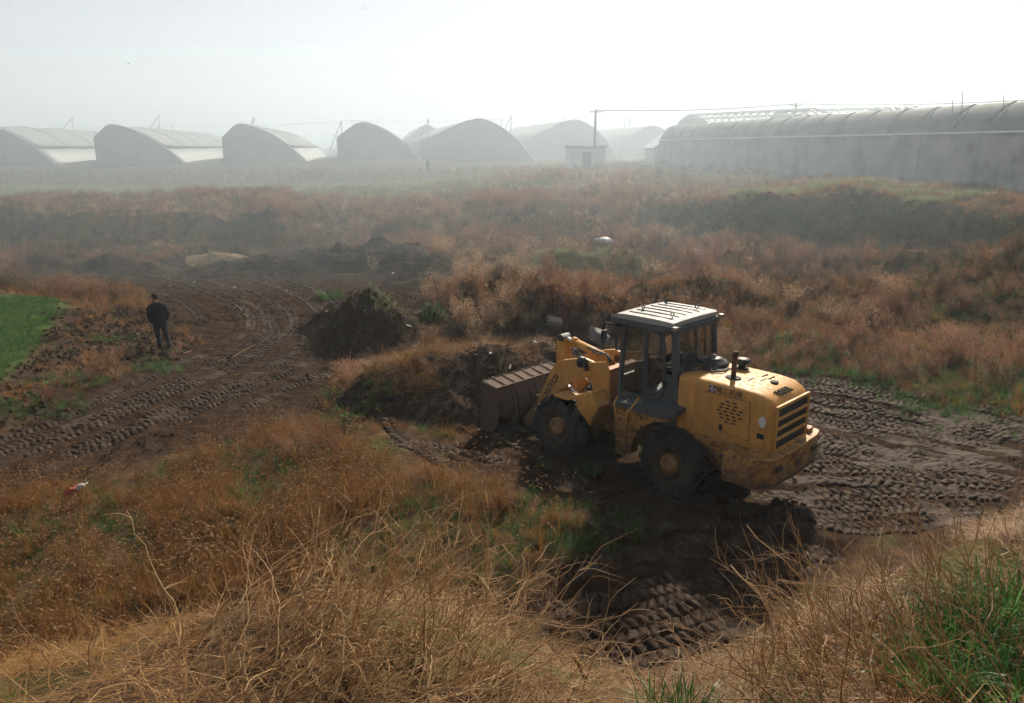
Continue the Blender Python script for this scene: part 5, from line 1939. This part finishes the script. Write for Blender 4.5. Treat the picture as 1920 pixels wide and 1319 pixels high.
# cut stubs
for (px0, py0, px1, py1, y, lab) in [(1112, 1300, 1078, 1232, 4.6, 'pale cut stem stub sticking up at the bottom centre'), (680, 1319, 684, 1170, 4.3, 'tall pale cut stem stub in the brush')]:
    a, b = Vector(at_y(px0, py0, y - .08)), Vector(at_y(px1, py1, y))
    a.z = min(a.z, gz1(a.x, a.y) - .03)
    tag(MB().tube([a, a.lerp(b, .5), b], [.02, .017, .016], 9).build('stem_stub', M_STRAW, None, True), lab, 'stub')


def grass_clump(px, py, n, ln, label, wd=.011, spread=.22, mat=M_LUSH, droop=1.8):
    b = top(px, py)
    r = random.Random(int(px * 7 + py))
    mb = MB()
    for i in range(n):
        a, d = r.uniform(0, 6.28), spread * math.sqrt(r.random())
        x_, y_ = b.x + d * math.cos(a) * 1.3, b.y + d * math.sin(a)
        z_ = float(surf(np.array([x_]), np.array([y_]))[0][0])
        blade(mb, (x_, y_, z_ - .01), a + r.uniform(-1.2, 1.2), r.uniform(.03, .6), ln * r.uniform(.45, 1.2), wd * r.uniform(.6, 1.3), r.uniform(.2, droop), 6)
    me = bpy.data.meshes.new('grass_clump')
    me.from_pydata(mb.v, [], mb.f)
    me.materials.append(mat)
    o = bpy.data.objects.new('grass_clump', me)
    COL.objects.link(o)
    tag(o, label, 'grass', 'green grass clumps')


grass_clump(1735, 1300, 200, .40, 'tall green grass clump left of the big one at the bottom right', .013, .18)
grass_clump(1800, 1235, 340, .46, 'big green grass clump at the bottom right', .015, .26)
grass_clump(1905, 1180, 340, .46, 'green grass clump at the right edge', .015, .26)
grass_clump(1905, 1330, 240, .40, 'green grass clump in the bottom right corner', .015, .26)
grass_clump(1270, 1370, 220, .34, 'green grass clump at the bottom edge, centre right', .012, .16)
grass_clump(1480, 1345, 60, .20, 'short green grass tuft at the bottom edge left of the big clump', .009, .18)
grass_clump(617, 562, 170, .55, 'green grass clump on the left shoulder of the pointed soil heap', .03, .45, M_GREEN)
grass_clump(718, 566, 150, .35, 'pale green grass clump on the right shoulder of the pointed soil heap', .03, .5, M_PGREEN)
grass_clump(812, 585, 90, .35, 'small green grass clump near the foot of the brown hummock', .03, .35, M_GREEN)
grass_clump(1003, 628, 110, .4, 'green grass clump on the rubble behind the boom', .025, .4, M_GREEN)


def leafy_plant(px, py, label, n=34, sz=.20):
    b = top(px, py)
    r = random.Random(int(px + py * 3))
    p = empty('leafy_plant', b)
    tag(p, label, 'plant', 'leafy green plants')
    st, lf = MB(), []
    for i in range(n):
        az, lean, ln = r.uniform(0, 6.28), r.uniform(.1, 1.1), r.uniform(.12, .45)
        e = Vector((math.cos(az) * math.sin(lean), math.sin(az) * math.sin(lean), math.cos(lean))) * ln
        st.tube([(0, 0, 0), e * .5 + Vector((0, 0, .02)), e], .005, 4, False)
        # broad pointed leaf, folded on its rib
        L, W_ = sz * r.uniform(.6, 1.2), sz * r.uniform(.25, .42)
        d = Vector((math.cos(az), math.sin(az), r.uniform(-.5, .4))).normalized()
        s = Vector((-math.sin(az), math.cos(az), 0))
        u = d.cross(s) * -1
        P = [e, e + d * L * .35 + s * W_ * .5 + u * .02, e + d * L * .4, e + d * L * .35 - s * W_ * .5 + u * .02, e + d * L * .75 + s * W_ * .3 - u * .01, e + d * L * .78 - u * .03, e + d * L * .75 - s * W_ * .3 - u * .01, e + d * L - u * .06]
        lm = MB().add(P, [(0, 2, 1), (0, 3, 2), (1, 2, 5, 4), (2, 3, 6, 5), (4, 5, 7), (5, 6, 7)])
        me = bpy.data.meshes.new('leaf')
        me.from_pydata(lm.v, [], lm.f)
        me.materials.append(M_LEAF)
        o = bpy.data.objects.new('leaf', me)
        COL.objects.link(o)
        o.parent = p
    st.build('stem', M_GREEN, p)


leafy_plant(640, 800, 'broad-leaved green weed below the dry grass clump', 46, .26)
leafy_plant(622, 752, 'smaller broad-leaved green weed left of the dry grass clump', 22, .2)


def dry_bush(px, py, h, label, seed, ntw=260, mat=M_WEED):
    b = top(px, py)
    p = empty('dry_bush', b, seed)
    tag(p, label, 'bush', 'dry bushes')
    src = weed(seed, mat, h, h * .62, ntw, .035)
    me = src.data
    # split twigs and leaves into two parts
    for nm, mi in (('foliage', 0), ('twigs', 1)):
        bm = bmesh.new()
        bm.from_mesh(me)
        bmesh.ops.delete(bm, geom=[f_ for f_ in bm.faces if f_.material_index != mi], context='FACES')
        m2 = bpy.data.meshes.new(nm)
        for mm in me.materials:
            m2.materials.append(mm)
        bm.to_mesh(m2)
        bm.free()
        o = bpy.data.objects.new(nm, m2)
        COL.objects.link(o)
        o.parent = p
    bpy.data.objects.remove(src)


for i, (px, py, h, lab) in enumerate([(1800, 690, 1.25, 'round russet bush beside the mud near the right edge'), (1890, 690, 1.2, 'russet bush cut by the right edge of the picture'), (1694, 700, .9, 'small russet bush left of the round one'), (1470, 500, 1.6, 'large russet bush at the foot of the right slope'), (1635, 500, 1.5, 'russet bush on the right slope foot, right of the large one'), (1690, 570, 1.1, 'dark russet bush right of centre in the rough ground'), (1100, 560, 1.1, 'russet bush on top of the rubble mound'), (190, 600, .9, 'low russet bush between the crop plot and the walking man'), (655, 735, .8, 'dry grass clump left of the soil bank, above the leafy plant'), (1230, 560, 1.0, 'russet bush just left of the cab roof')]):
    dry_bush(px, py, h, lab, 500 + i)
# single tall dark stems in the foxtail field
for i, (px, py, h, lab) in enumerate([(20, 1010, 1.1, 'tall dark weed stem at the left edge of the foxtail field'), (282, 1020, 1.3, 'tall dark weed stem left of centre in the foxtail field'), (714, 960, 1.4, 'tallest dark weed stem near the middle of the foxtail field'), (800, 930, .9, 'dark weed stem in the foxtail field near the loader')]):
    b = top(px, py)
    p = empty('weed_stem', b)
    tag(p, lab, 'weed', 'dark weed stems')
    r = random.Random(i)
    pts = stalk_path((0, 0, -.02), r.uniform(0, 6), .08, h, -.1, 10, r)
    MB().tube(pts, [.006 * (1 - .06 * k) for k in range(11)], 5).build('stem', M_WEED, p)
    tw = MB()
    for k in range(22):
        q = pts[r.randint(4, 10)]
        blade(tw, q, r.uniform(0, 6.28), r.uniform(.2, .9), r.uniform(.05, .16), .007, r.uniform(-.4, .6), 3)
    tw.build('side_twigs', M_WEED, p)

# ------------------------------------------------------------------ litter and rubble
M_BAGW = simple_mat('white_plastic_bag', (.62, .66, .70), .5, 0, .4, .15, 5, .3)
M_RED = simple_mat('red_plastic', (.38, .06, .04), .6, 0, .4, .2, 5)
M_STONE = simple_mat('pale_concrete_rubble', (.30, .29, .27), .9, 0, .2, .25, 4, .5)


def lump(name, loc, sx, sy, sz, mat, label, cat, seed, rz=0, rough=.25, group=None, sub=3):
    bm = bmesh.new()
    bmesh.ops.create_icosphere(bm, subdivisions=sub, radius=1)
    for v in bm.verts:
        n = mnoise.noise(v.co * 1.3 + Vector((seed, 0, 0))) * rough + mnoise.noise(v.co * 3.5 + Vector((0, seed, 0))) * rough * .5
        v.co = v.co * (1 + n)
        v.co = Vector((v.co.x * sx, v.co.y * sy, v.co.z * sz))
    me = bpy.data.meshes.new(name)
    bm.to_mesh(me)
    bm.free()
    me.materials.append(mat)
    me.polygons.foreach_set('use_smooth', [True] * len(me.polygons))
    o = bpy.data.objects.new(name, me)
    COL.objects.link(o)
    o.location = loc
    o.rotation_euler = (0, 0, rz)
    tag(o, label, cat, group)
    return o


def block(name, loc, s, mat, label, cat, rot, group=None):
    r = random.Random(int(loc[0] * 100))
    V = [(x * s[0] * r.uniform(.75, 1.1), y * s[1] * r.uniform(.75, 1.1), z * s[2] * r.uniform(.75, 1.1)) for z in (-1, 1) for y in (-1, 1) for x in (-1, 1)]
    o = MB().add(V, [(0, 2, 3, 1), (4, 5, 7, 6), (0, 1, 5, 4), (2, 6, 7, 3), (0, 4, 6, 2), (1, 3, 7, 5)]).build(name, mat, None, False, .02, 2)
    o.location = loc
    o.rotation_euler = rot
    tag(o, label, cat, group)


M_SCRAP2 = simple_mat('dirty_white_plastic', (.42, .40, .38), .6, 0, .3, .2, 6)
b = top(1132, 462)
lump('plastic_bag', b + Vector((0, 0, .25)), .55, .35, .24, M_BAGW, 'bluish white plastic bag lying on the green mound', 'bag', 3)
b = px_on_ground(1305, 495)
block('white_panel', (b[0], b[1], gz1(b[0], b[1]) + .32), (.20, .05, .26), M_BAGW, 'small white board standing in the russet weeds', 'board', (.15, .1, .2))
b = px_on_ground(148, 955)
e = empty('litter_bag', (b[0], b[1], gz1(b[0], b[1]) + .36), .5)
tag(e, 'red and white crumpled bag caught in the foxtail grass', 'bag')
for nm, mt_, dx, s_ in (('red_side', M_RED, -.08, (.11, .08, .045)), ('white_side', M_SCRAP2, .06, (.11, .06, .035))):
    o = lump(nm, (dx, 0, .02 + dx * .3), *s_, mt_, None, None, 5 + dx * 10, 0, .9)
    o.parent = e
    o.rotation_euler = (0, -.35, 0)
b = top(1120, 640)
block('concrete_chunk', b + Vector((0, 0, .15)), (.34, .26, .22), M_STONE, 'pale concrete chunk on the rubble just left of the mirror', 'rubble', (.3, .4, .5), 'concrete chunks')
b = top(1075, 660)
block('concrete_chunk', b + Vector((0, 0, .08)), (.24, .16, .10), M_STONE, 'flat pale concrete chunk behind the tilt cylinder', 'rubble', (.2, -.3, 1.1), 'concrete chunks')
b = top(1003, 648)
block('concrete_chunk', b + Vector((0, 0, .05)), (.09, .08, .07), M_STONE, 'small pale chunk above the bucket rim', 'rubble', (.2, .3, .4), 'concrete chunks')
b = top(1040, 610)
block('concrete_chunk', b + Vector((0, 0, .1)), (.28, .12, .14), M_STONE, 'grey chunk half buried in the rubble mound face', 'rubble', (.7, .2, .1), 'concrete chunks')
M_SCRAP = simple_mat('dull_pale_scrap', (.36, .35, .32), .8, 0, .2, .3, 9)
# strewn scraps: too many and small to count
sc = MB()
for (cx_, cy_, sx, sy, n) in [(1200, 512, 40, 8, 34), (1330, 505, 60, 15, 9), (880, 470, 200, 40, 8), (600, 545, 90, 40, 9), (480, 535, 110, 30, 12), (200, 620, 60, 30, 12), (1550, 560, 200, 60, 10), (960, 760, 30, 20, 14), (780, 660, 40, 25, 14), (1400, 600, 100, 40, 12), (230, 480, 60, 10, 3), (900, 600, 60, 40, 5), (1120, 590, 60, 30, 20)]:
    for i in range(n):
        b = px_on_ground(srng.gauss(cx_, sx), srng.gauss(cy_, sy))
        if b[1] > 70: continue
        z_ = float(surf(np.array([b[0]]), np.array([b[1]]))[0][0])
        s_ = srng.uniform(.02, .065)
        a = srng.uniform(0, 3.14)
        u, v = Vector((math.cos(a), math.sin(a), srng.uniform(-.3, .5))) * s_ * srng.uniform(.8, 2.2), Vector((-math.sin(a), math.cos(a), srng.uniform(-.3, .3))) * s_ * .6
        c = Vector((b[0], b[1], z_ + .05))
        sc.add([c - u - v, c + u - v * .6, c + u * .8 + v, c - u * .9 + v * .8] + [q + Vector((0, 0, .015)) for q in (c - u - v, c + u - v * .6, c + u * .8 + v, c - u * .9 + v * .8)], [(0, 3, 2, 1), (4, 5, 6, 7), (0, 1, 5, 4), (1, 2, 6, 5), (2, 3, 7, 6), (3, 0, 4, 7)])
o = sc.build('litter_scraps', M_SCRAP)
tag(o, 'small pale scraps of litter and rubble strewn about the pit', kind='stuff')
# splintered planks on the heap of scraps and sticks on the track
wd_ = MB()
for (px0, py0, px1, py1) in [(330, 668, 362, 655), (436, 672, 478, 650), (615, 710, 655, 690), (905, 800, 960, 835), (1000, 806, 1050, 838), (840, 790, 880, 815)]:
    a, b = px_on_ground(px0, py0), px_on_ground(px1, py1)
    a, b = Vector((a[0], a[1], gz1(a[0], a[1]) + .03)), Vector((b[0], b[1], gz1(b[0], b[1]) + .04))
    tag(MB().tube([a, a.lerp(b, .5) + Vector((0, 0, .03)), b], [.022, .02, .012], 6).build('fallen_stick', M_STRAW), 'pale stick lying on the mud ' + {330: 'left of the track by the man', 436: 'across the middle of the wheel tracks', 615: 'left of the hay', 905: 'nearest the bucket corner', 1000: 'below the bucket, by the front wheel', 840: 'left of the bucket on bare soil'}[px0], 'stick', 'sticks on the mud')

# ------------------------------------------------------------------ people
M_COATD = simple_mat('near_black_coat', (.012, .013, .017), .85, 0, .2, .2, 6, .1)
M_TROUS = simple_mat('dark_navy_trousers', (.014, .015, .022), .85, 0, .2, .2, 6, .1)
M_SKIN = simple_mat('skin', (.32, .18, .11), .55, 0, .3, .08, 10)
M_HAIR = simple_mat('black_hair', (.012, .010, .009), .6)
M_SHOE = simple_mat('black_shoe', (.010, .009, .009), .5)


def skin_mesh(joints, edges, name, levels=2):
    """continuous body grown over a joint skeleton; joints: (x, y, z, r[, r2])"""
    me = bpy.data.meshes.new(name)
    me.from_pydata([j[:3] for j in joints], edges, [])
    o = bpy.data.objects.new(name, me)
    COL.objects.link(o)
    o.modifiers.new('skin', 'SKIN').use_smooth_shade = True
    s = o.modifiers.new('sub', 'SUBSURF')
    s.levels = s.render_levels = levels
    for v, j in zip(me.skin_vertices[0].data, joints):
        v.radius = (j[3], j[4] if len(j) > 4 else j[3])
        v.use_root = False
    me.skin_vertices[0].data[0].use_root = True
    dg = bpy.context.evaluated_depsgraph_get()
    m2 = bpy.data.meshes.new_from_object(o.evaluated_get(dg))
    bpy.data.objects.remove(o)
    return m2


def head_mesh(c, yaw, s=1.0, tilt=0.0):
    """head with brow, nose, lips, chin and ears; looks along +x before yaw"""
    bm = bmesh.new()
    bmesh.ops.create_uvsphere(bm, u_segments=28, v_segments=20, radius=1)
    for v in bm.verts:
        x, y, z = v.co
        k = 1.0
        w = .078 * (1 - .22 * max(0, -z) ** 1.5)
        d = .098 * (1 - .12 * max(0, -z))
        fx = 0
        if x > .3:
            fx += .024 * math.exp(-((y / .16) ** 2) - ((z + .12) / .16) ** 2)     # nose
            fx += .006 * math.exp(-((y / .5) ** 2) - ((z - .22) / .10) ** 2)     # brow
            fx -= .008 * (math.exp(-(((abs(y) - .36) / .15) ** 2) - ((z - .04) / .10) ** 2))   # eye sockets
            fx += .006 * math.exp(-((y / .26) ** 2) - ((z + .46) / .07) ** 2)     # lips
            fx += .010 * math.exp(-((y / .3) ** 2) - ((z + .80) / .14) ** 2)      # chin
        v.co = Vector((x * d + fx, y * w, z * .118))
    m = Matrix.Translation(c) @ Matrix.Rotation(yaw, 4, 'Z') @ Matrix.Rotation(tilt, 4, 'Y') @ Matrix.Scale(s, 4)
    for sg in (-1, 1):
        g = bmesh.ops.create_uvsphere(bm, u_segments=8, v_segments=6, radius=1)
        for v in g['verts']:
            v.co = Vector((v.co.x * .018 - .012, v.co.y * .008 + sg * .078, v.co.z * .030 + .0))
    bm.transform(m)
    me = bpy.data.meshes.new('head')
    bm.to_mesh(me)
    bm.free()
    return me, m


def join_meshes(ms, name):
    bm = bmesh.new()
    for m in ms:
        bm.from_mesh(m)
    me = bpy.data.meshes.new(name)
    bm.to_mesh(me)
    bm.free()
    me.polygons.foreach_set('use_smooth', [True] * len(me.polygons))
    return me


def person(loc, rz, label, pose, cap=True, mats=None, scale=1.0):
    """pose: dict of joints; local +x is the facing direction"""
    p = empty('person', loc, rz)
    p.scale = (scale,) * 3
    tag(p, label, 'person')
    J, E = [], []
    idx = {}

    def j(n, x, y, z, r, r2=None, link=None):
        idx[n] = len(J)
        J.append((x, y, z, r, r2 if r2 else r))
        if link is not None:
            E.append((idx[link], idx[n]))
    for row in pose['joints']:
        j(*row)
    body = skin_mesh(J, E, 'body')
    hd, hm = head_mesh(Vector(pose['head']), pose.get('yaw', 0), 1.0, pose.get('tilt', 0))
    me = join_meshes([body, hd], 'body')
    for m in (M_COATD, M_TROUS, M_SKIN, M_SHOE):
        me.materials.append(m)
    hz_ = pose['head'][2]
    for f_ in me.polygons:
        c = f_.center
        f_.material_index = pose['zone'](c)
    o = bpy.data.objects.new('body', me)
    COL.objects.link(o)
    o.parent = p
    # hair cap round the back of the head
    bm = bmesh.new()
    bmesh.ops.create_uvsphere(bm, u_segments=24, v_segments=16, radius=1)
    bmesh.ops.delete(bm, geom=[v for v in bm.verts if v.co.z < -.42 or (v.co.x > .45 and v.co.z < .45)], context='VERTS')
    for v in bm.verts:
        v.co = Vector((v.co.x * .103 - .006, v.co.y * .083, v.co.z * .124))
    bm.transform(hm)
    hm_ = bpy.data.meshes.new('hair')
    bm.to_mesh(hm_)
    bm.free()
    hm_.materials.append(M_HAIR)
    hm_.polygons.foreach_set('use_smooth', [True] * len(hm_.polygons))
    h = bpy.data.objects.new('hair', hm_)
    COL.objects.link(h)
    h.parent = p
    if cap:
        bm = bmesh.new()
        bmesh.ops.create_uvsphere(bm, u_segments=24, v_segments=16, radius=1)
        bmesh.ops.delete(bm, geom=[v for v in bm.verts if v.co.z < .12], context='VERTS')
        for v in bm.verts:
            v.co = Vector((v.co.x * .112 - .002, v.co.y * .092, v.co.z * .135 + .005))
        ring = [bm.verts.new((.05 + .16 * math.cos(a), .085 * math.sin(a), .026 - .012 * math.cos(a))) for a in np.linspace(-1.35, 1.35, 9)]
        r2 = [bm.verts.new((.085 * math.cos(a), .088 * math.sin(a), .030)) for a in np.linspace(-1.35, 1.35, 9)]
        r3 = [bm.verts.new(v.co + Vector((0, 0, .01))) for v in ring]
        r4 = [bm.verts.new(v.co + Vector((0, 0, .01))) for v in r2]
        for i in range(8):
            bm.faces.new((ring[i], ring[i + 1], r2[i + 1], r2[i]))
            bm.faces.new((r3[i], r4[i], r4[i + 1], r3[i + 1]))
            bm.faces.new((ring[i], r3[i], r3[i + 1], ring[i + 1]))
        bm.transform(hm)
        cm = bpy.data.meshes.new('cap')
        bm.to_mesh(cm)
        bm.free()
        cm.materials.append(M_COATD)
        cm.polygons.foreach_set('use_smooth', [True] * len(cm.polygons))
        c = bpy.data.objects.new('cap', cm)
        COL.objects.link(c)
        c.parent = p
    return p


# walking man: hands in the jacket pockets, weight on the left foot
walk = dict(joints=[
    ('hip', 0, 0, .95, .16, .17), ('waist', 0, 0, 1.08, .17, .195, 'hip'), ('chest', .01, 0, 1.30, .17, .22, 'waist'), ('shldr', 0, 0, 1.44, .115, .17, 'chest'),
    ('neck', .015, 0, 1.53, .065, .07, 'shldr'), ('neck2', .03, 0, 1.60, .055, .058, 'neck'),
    ('sL', 0, .20, 1.43, .09, None, 'shldr'), ('eL', -.07, .275, 1.17, .078, None, 'sL'), ('wL', .04, .235, .98, .068, None, 'eL'), ('hL', .10, .19, .90, .066, None, 'wL'),
    ('sR', 0, -.20, 1.43, .09, None, 'shldr'), ('eR', -.08, -.285, 1.18, .078, None, 'sR'), ('wR', .03, -.245, .99, .068, None, 'eR'), ('hR', .10, -.19, .91, .066, None, 'wR'),
    ('tL', .03, .10, .80, .12, None, 'hip'), ('kL', .15, .10, .49, .088, None, 'tL'), ('aL', .12, .10, .11, .065, None, 'kL'), ('fL', .18, .105, .06, .058, .048, 'aL'), ('toL', .30, .115, .035, .048, .032, 'fL'),
    ('tR', -.03, -.10, .80, .12, None, 'hip'), ('kR', -.06, -.11, .49, .088, None, 'tR'), ('aR', -.25, -.12, .16, .065, None, 'kR'), ('fR', -.20, -.125, .09, .058, .048, 'aR'), ('toR', -.09, -.135, .035, .048, .032, 'fR')],
    head=(.045, 0, 1.685), yaw=.9,
    zone=lambda c: 2 if c.z > 1.565 else (0 if c.z > .84 else (1 if c.z > .10 else 3)))
b = px_on_ground(309, 656)
man = person((b[0], b[1], gz1(b[0], b[1]) + .0), R(125), 'man in dark jacket, trousers and cap walking on the muddy track', walk, True, None, 1.06)

man.rotation_euler = (Matrix.Rotation(R(-4), 4, 'Y') @ Matrix.Rotation(R(125), 4, 'Z')).to_euler()
stand = dict(joints=[
    ('hip', 0, 0, .95, .145, .15), ('waist', 0, 0, 1.10, .15, .165, 'hip'), ('chest', .01, 0, 1.30, .15, .19, 'waist'), ('shldr', 0, 0, 1.43, .10, .15, 'chest'),
    ('neck', .01, 0, 1.52, .06, .065, 'shldr'), ('neck2', .02, 0, 1.60, .052, .055, 'neck'),
    ('sL', 0, .19, 1.42, .075, None, 'shldr'), ('eL', -.03, .27, 1.15, .06, None, 'sL'), ('wL', .05, .26, .92, .045, None, 'eL'), ('hL', .08, .25, .82, .04, .05, 'wL'),
    ('sR', 0, -.19, 1.42, .075, None, 'shldr'), ('eR', -.03, -.27, 1.15, .06, None, 'sR'), ('wR', .05, -.26, .92, .045, None, 'eR'), ('hR', .08, -.25, .82, .04, .05, 'wR'),
    ('tL', .02, .095, .82, .105, None, 'hip'), ('kL', .03, .10, .50, .075, None, 'tL'), ('aL', 0, .10, .11, .055, None, 'kL'), ('toL', .16, .115, .035, .045, .032, 'aL'),
    ('tR', -.02, -.095, .82, .105, None, 'hip'), ('kR', .03, -.10, .50, .075, None, 'tR'), ('aR', -.02, -.10, .11, .055, None, 'kR'), ('toR', .14, -.115, .035, .045, .032, 'aR')],
    head=(.035, 0, 1.675), yaw=0,
    zone=lambda c: 2 if c.z > 1.555 or (c.z < .88 and abs(c.y) > .2) else (0 if c.z > .86 else (1 if c.z > .10 else 3)))
b = at_y(803, 337, 92)
person((b[0], b[1], gz1(b[0], b[1]) - .1), R(60), 'distant dark figure standing at the end of the green strip', stand, True, None, 1.0)

# driver: seated in the cab, hands on the wheel (loader-local coordinates)
drv_j = [
    ('hip', .52, 0, 2.30, .14, .16), ('waist', .46, 0, 2.45, .14, .165, 'hip'), ('chest', .46, 0, 2.66, .14, .19, 'waist'), ('shldr', .47, 0, 2.79, .10, .15, 'chest'),
    ('neck', .49, 0, 2.87, .06, .06, 'shldr'), ('neck2', .51, 0, 2.94, .05, .05, 'neck')]
for s, n in ((1, 'L'), (-1, 'R')):
    drv_j += [('s' + n, .48, .19 * s, 2.77, .072, None, 'shldr'), ('e' + n, .70, .27 * s, 2.52, .055, None, 's' + n), ('w' + n, .93, .19 * s, 2.50, .036, None, 'e' + n), ('h' + n, 1.0, .185 * s, 2.50, .034, .04, 'w' + n)]
    for k, (dy, ln) in enumerate([(.03, .06), (.012, .075), (-.006, .07), (-.024, .055)]):
        drv_j += [('f%d' % k + n, 1.045, (.185 + dy) * s, 2.50 - .006 * k, .010, None, 'h' + n), ('g%d' % k + n, 1.045 + ln * .5, (.185 + dy) * s, 2.475, .009, None, 'f%d' % k + n), ('i%d' % k + n, 1.045 + ln * .35, (.185 + dy) * s, 2.445, .008, None, 'g%d' % k + n)]
    drv_j += [('u' + n, 1.03, (.185 - .045) * s, 2.49, .011, None, 'h' + n), ('v' + n, 1.075, (.185 - .05) * s, 2.46, .009, None, 'u' + n)]
    drv_j += [('t' + n, .60, .10 * s, 2.28, .10, None, 'hip'), ('k' + n, .95, .13 * s, 2.28, .075, None, 't' + n), ('a' + n, 1.10, .13 * s, 1.88, .05, None, 'k' + n), ('o' + n, 1.22, .13 * s, 1.80, .045, .035, 'a' + n)]
drive = dict(joints=drv_j, head=(.53, 0, 3.02), yaw=.2,
             zone=lambda c: 2 if c.z > 2.90 or (c.x > .96 and c.z > 2.4) else (0 if c.z > 2.36 else (1 if c.z > 1.9 else 3)))
dv = person((LO[0], LO[1], -.03), R(135), 'driver in dark clothes seated in the loader cab', drive, False)

# ------------------------------------------------------------------ birds
M_BIRD = simple_mat('dark_bird', (.03, .03, .03), .8)
M_BIRDW = simple_mat('white_bird', (.7, .7, .68), .8)


def bird(px, py, y, s, label, mat, rz, flap):
    c = at_y(px, py, y)
    p = empty('bird', c, rz)
    p.scale = (s,) * 3
    tag(p, label, 'bird', 'birds in the sky')
    bm_ = MB().lathe([(0, -.5), (.05, -.46), (.07, -.40), (.05, -.33), (.10, -.15), (.11, .05), (.06, .3), (.02, .42), (0, .45)], (0, 0, 0), 'x', 8)
    bm_.add([(.38, -.02, 0), (.38, .02, 0), (.62, .10, .0), (.62, -.10, .0), (.38, -.02, .015), (.38, .02, .015), (.62, .10, .015), (.62, -.10, .015)], [(0, 1, 2, 3), (7, 6, 5, 4), (0, 4, 5, 1), (1, 5, 6, 2), (2, 6, 7, 3), (3, 7, 4, 0)])
    bm_.build('body', mat, p, True)
    for sg in (-1, 1):
        w_ = MB()
        P = [(-.18, .06, 0), (.14, .06, 0), (.12, .5, .28 * flap), (-.14, .5, .30 * flap), (.1, 1.0, .25 * flap), (-.02, 1.05, .26 * flap)]
        P = [(x_, sg * y_, z_) for x_, y_, z_ in P]
        P2 = [(x_, y_, z_ + .02) for x_, y_, z_ in P]
        w_.add(P + P2, [(0, 1, 2, 3), (3, 2, 4, 5), (6, 9, 8, 7), (9, 11, 10, 8), (0, 3, 9, 6), (1, 7, 8, 2), (3, 5, 11, 9), (2, 8, 10, 4), (5, 4, 10, 11), (0, 6, 7, 1)])
        w_.build('wing', mat, p)


bird(241, 120, 60, .20, 'dark bird flying at the upper left of the sky', M_BIRD, .4, 1.0)
bird(475, 140, 70, .18, 'dark bird flying above the third greenhouse', M_BIRD, 2.0, -.5)
bird(684, 16, 60, .18, 'dark bird near the top edge of the sky', M_BIRD, 1.0, .6)
bird(1298, 183, 80, .20, 'dark bird flying left of the second utility pole', M_BIRD, .2, 1.1)
bird(865, 243, 95, .55, 'white bird in front of the wide arched greenhouse', M_BIRDW, 2.6, 1.4)

# ------------------------------------------------------------------ haze
def haze():
    m, nt, out = new_mat('haze_air')
    v = N(nt, 'VolumePrincipled')
    v.inputs['Color'].default_value = (.74, .89, 1.0, 1)
    v.inputs['Density'].default_value = HAZE_D
    v.inputs['Anisotropy'].default_value = .35
    nt.links.new(v.outputs[0], out.inputs['Volume'])
    b = MB().box(-950, 950, -60, 1600, float(GZ.min()) - 1.0, CAM_H + 14)
    o = b.build('haze', m)
    o.display_type = 'WIRE'
    tag(o, 'pale morning haze filling the air over the whole place', kind='stuff')
    m.cycles.volume_sampling = 'MULTIPLE_IMPORTANCE' if hasattr(m.cycles, 'volume_sampling') else 'DISTANCE'


HAZE_D = .0009
haze()


# ground mist hanging over the terrace and the fields, thickening away from the pit
mm, nt, out = new_mat('mist_air')
v = N(nt, 'VolumePrincipled')
v.inputs['Color'].default_value = (.74, .89, 1.0, 1)
v.inputs['Density'].default_value = .0078
v.inputs['Anisotropy'].default_value = .35
nt.links.new(v.outputs[0], out.inputs['Volume'])
mo_ = MB().lathe([(0, -1)] + [(math.cos(a), math.sin(a)) for a in np.linspace(-1.5, 1.5, 15)] + [(0, 1)], (0, 0, 0), 'z', 48).build('mist', mm)
mo_.location = (-4, 124, 4.5)
mo_.scale = (170, 96, 13)
mo_.display_type = 'WIRE'
tag(mo_, 'bright mist hanging low over the far terrace and greenhouses', kind='stuff')
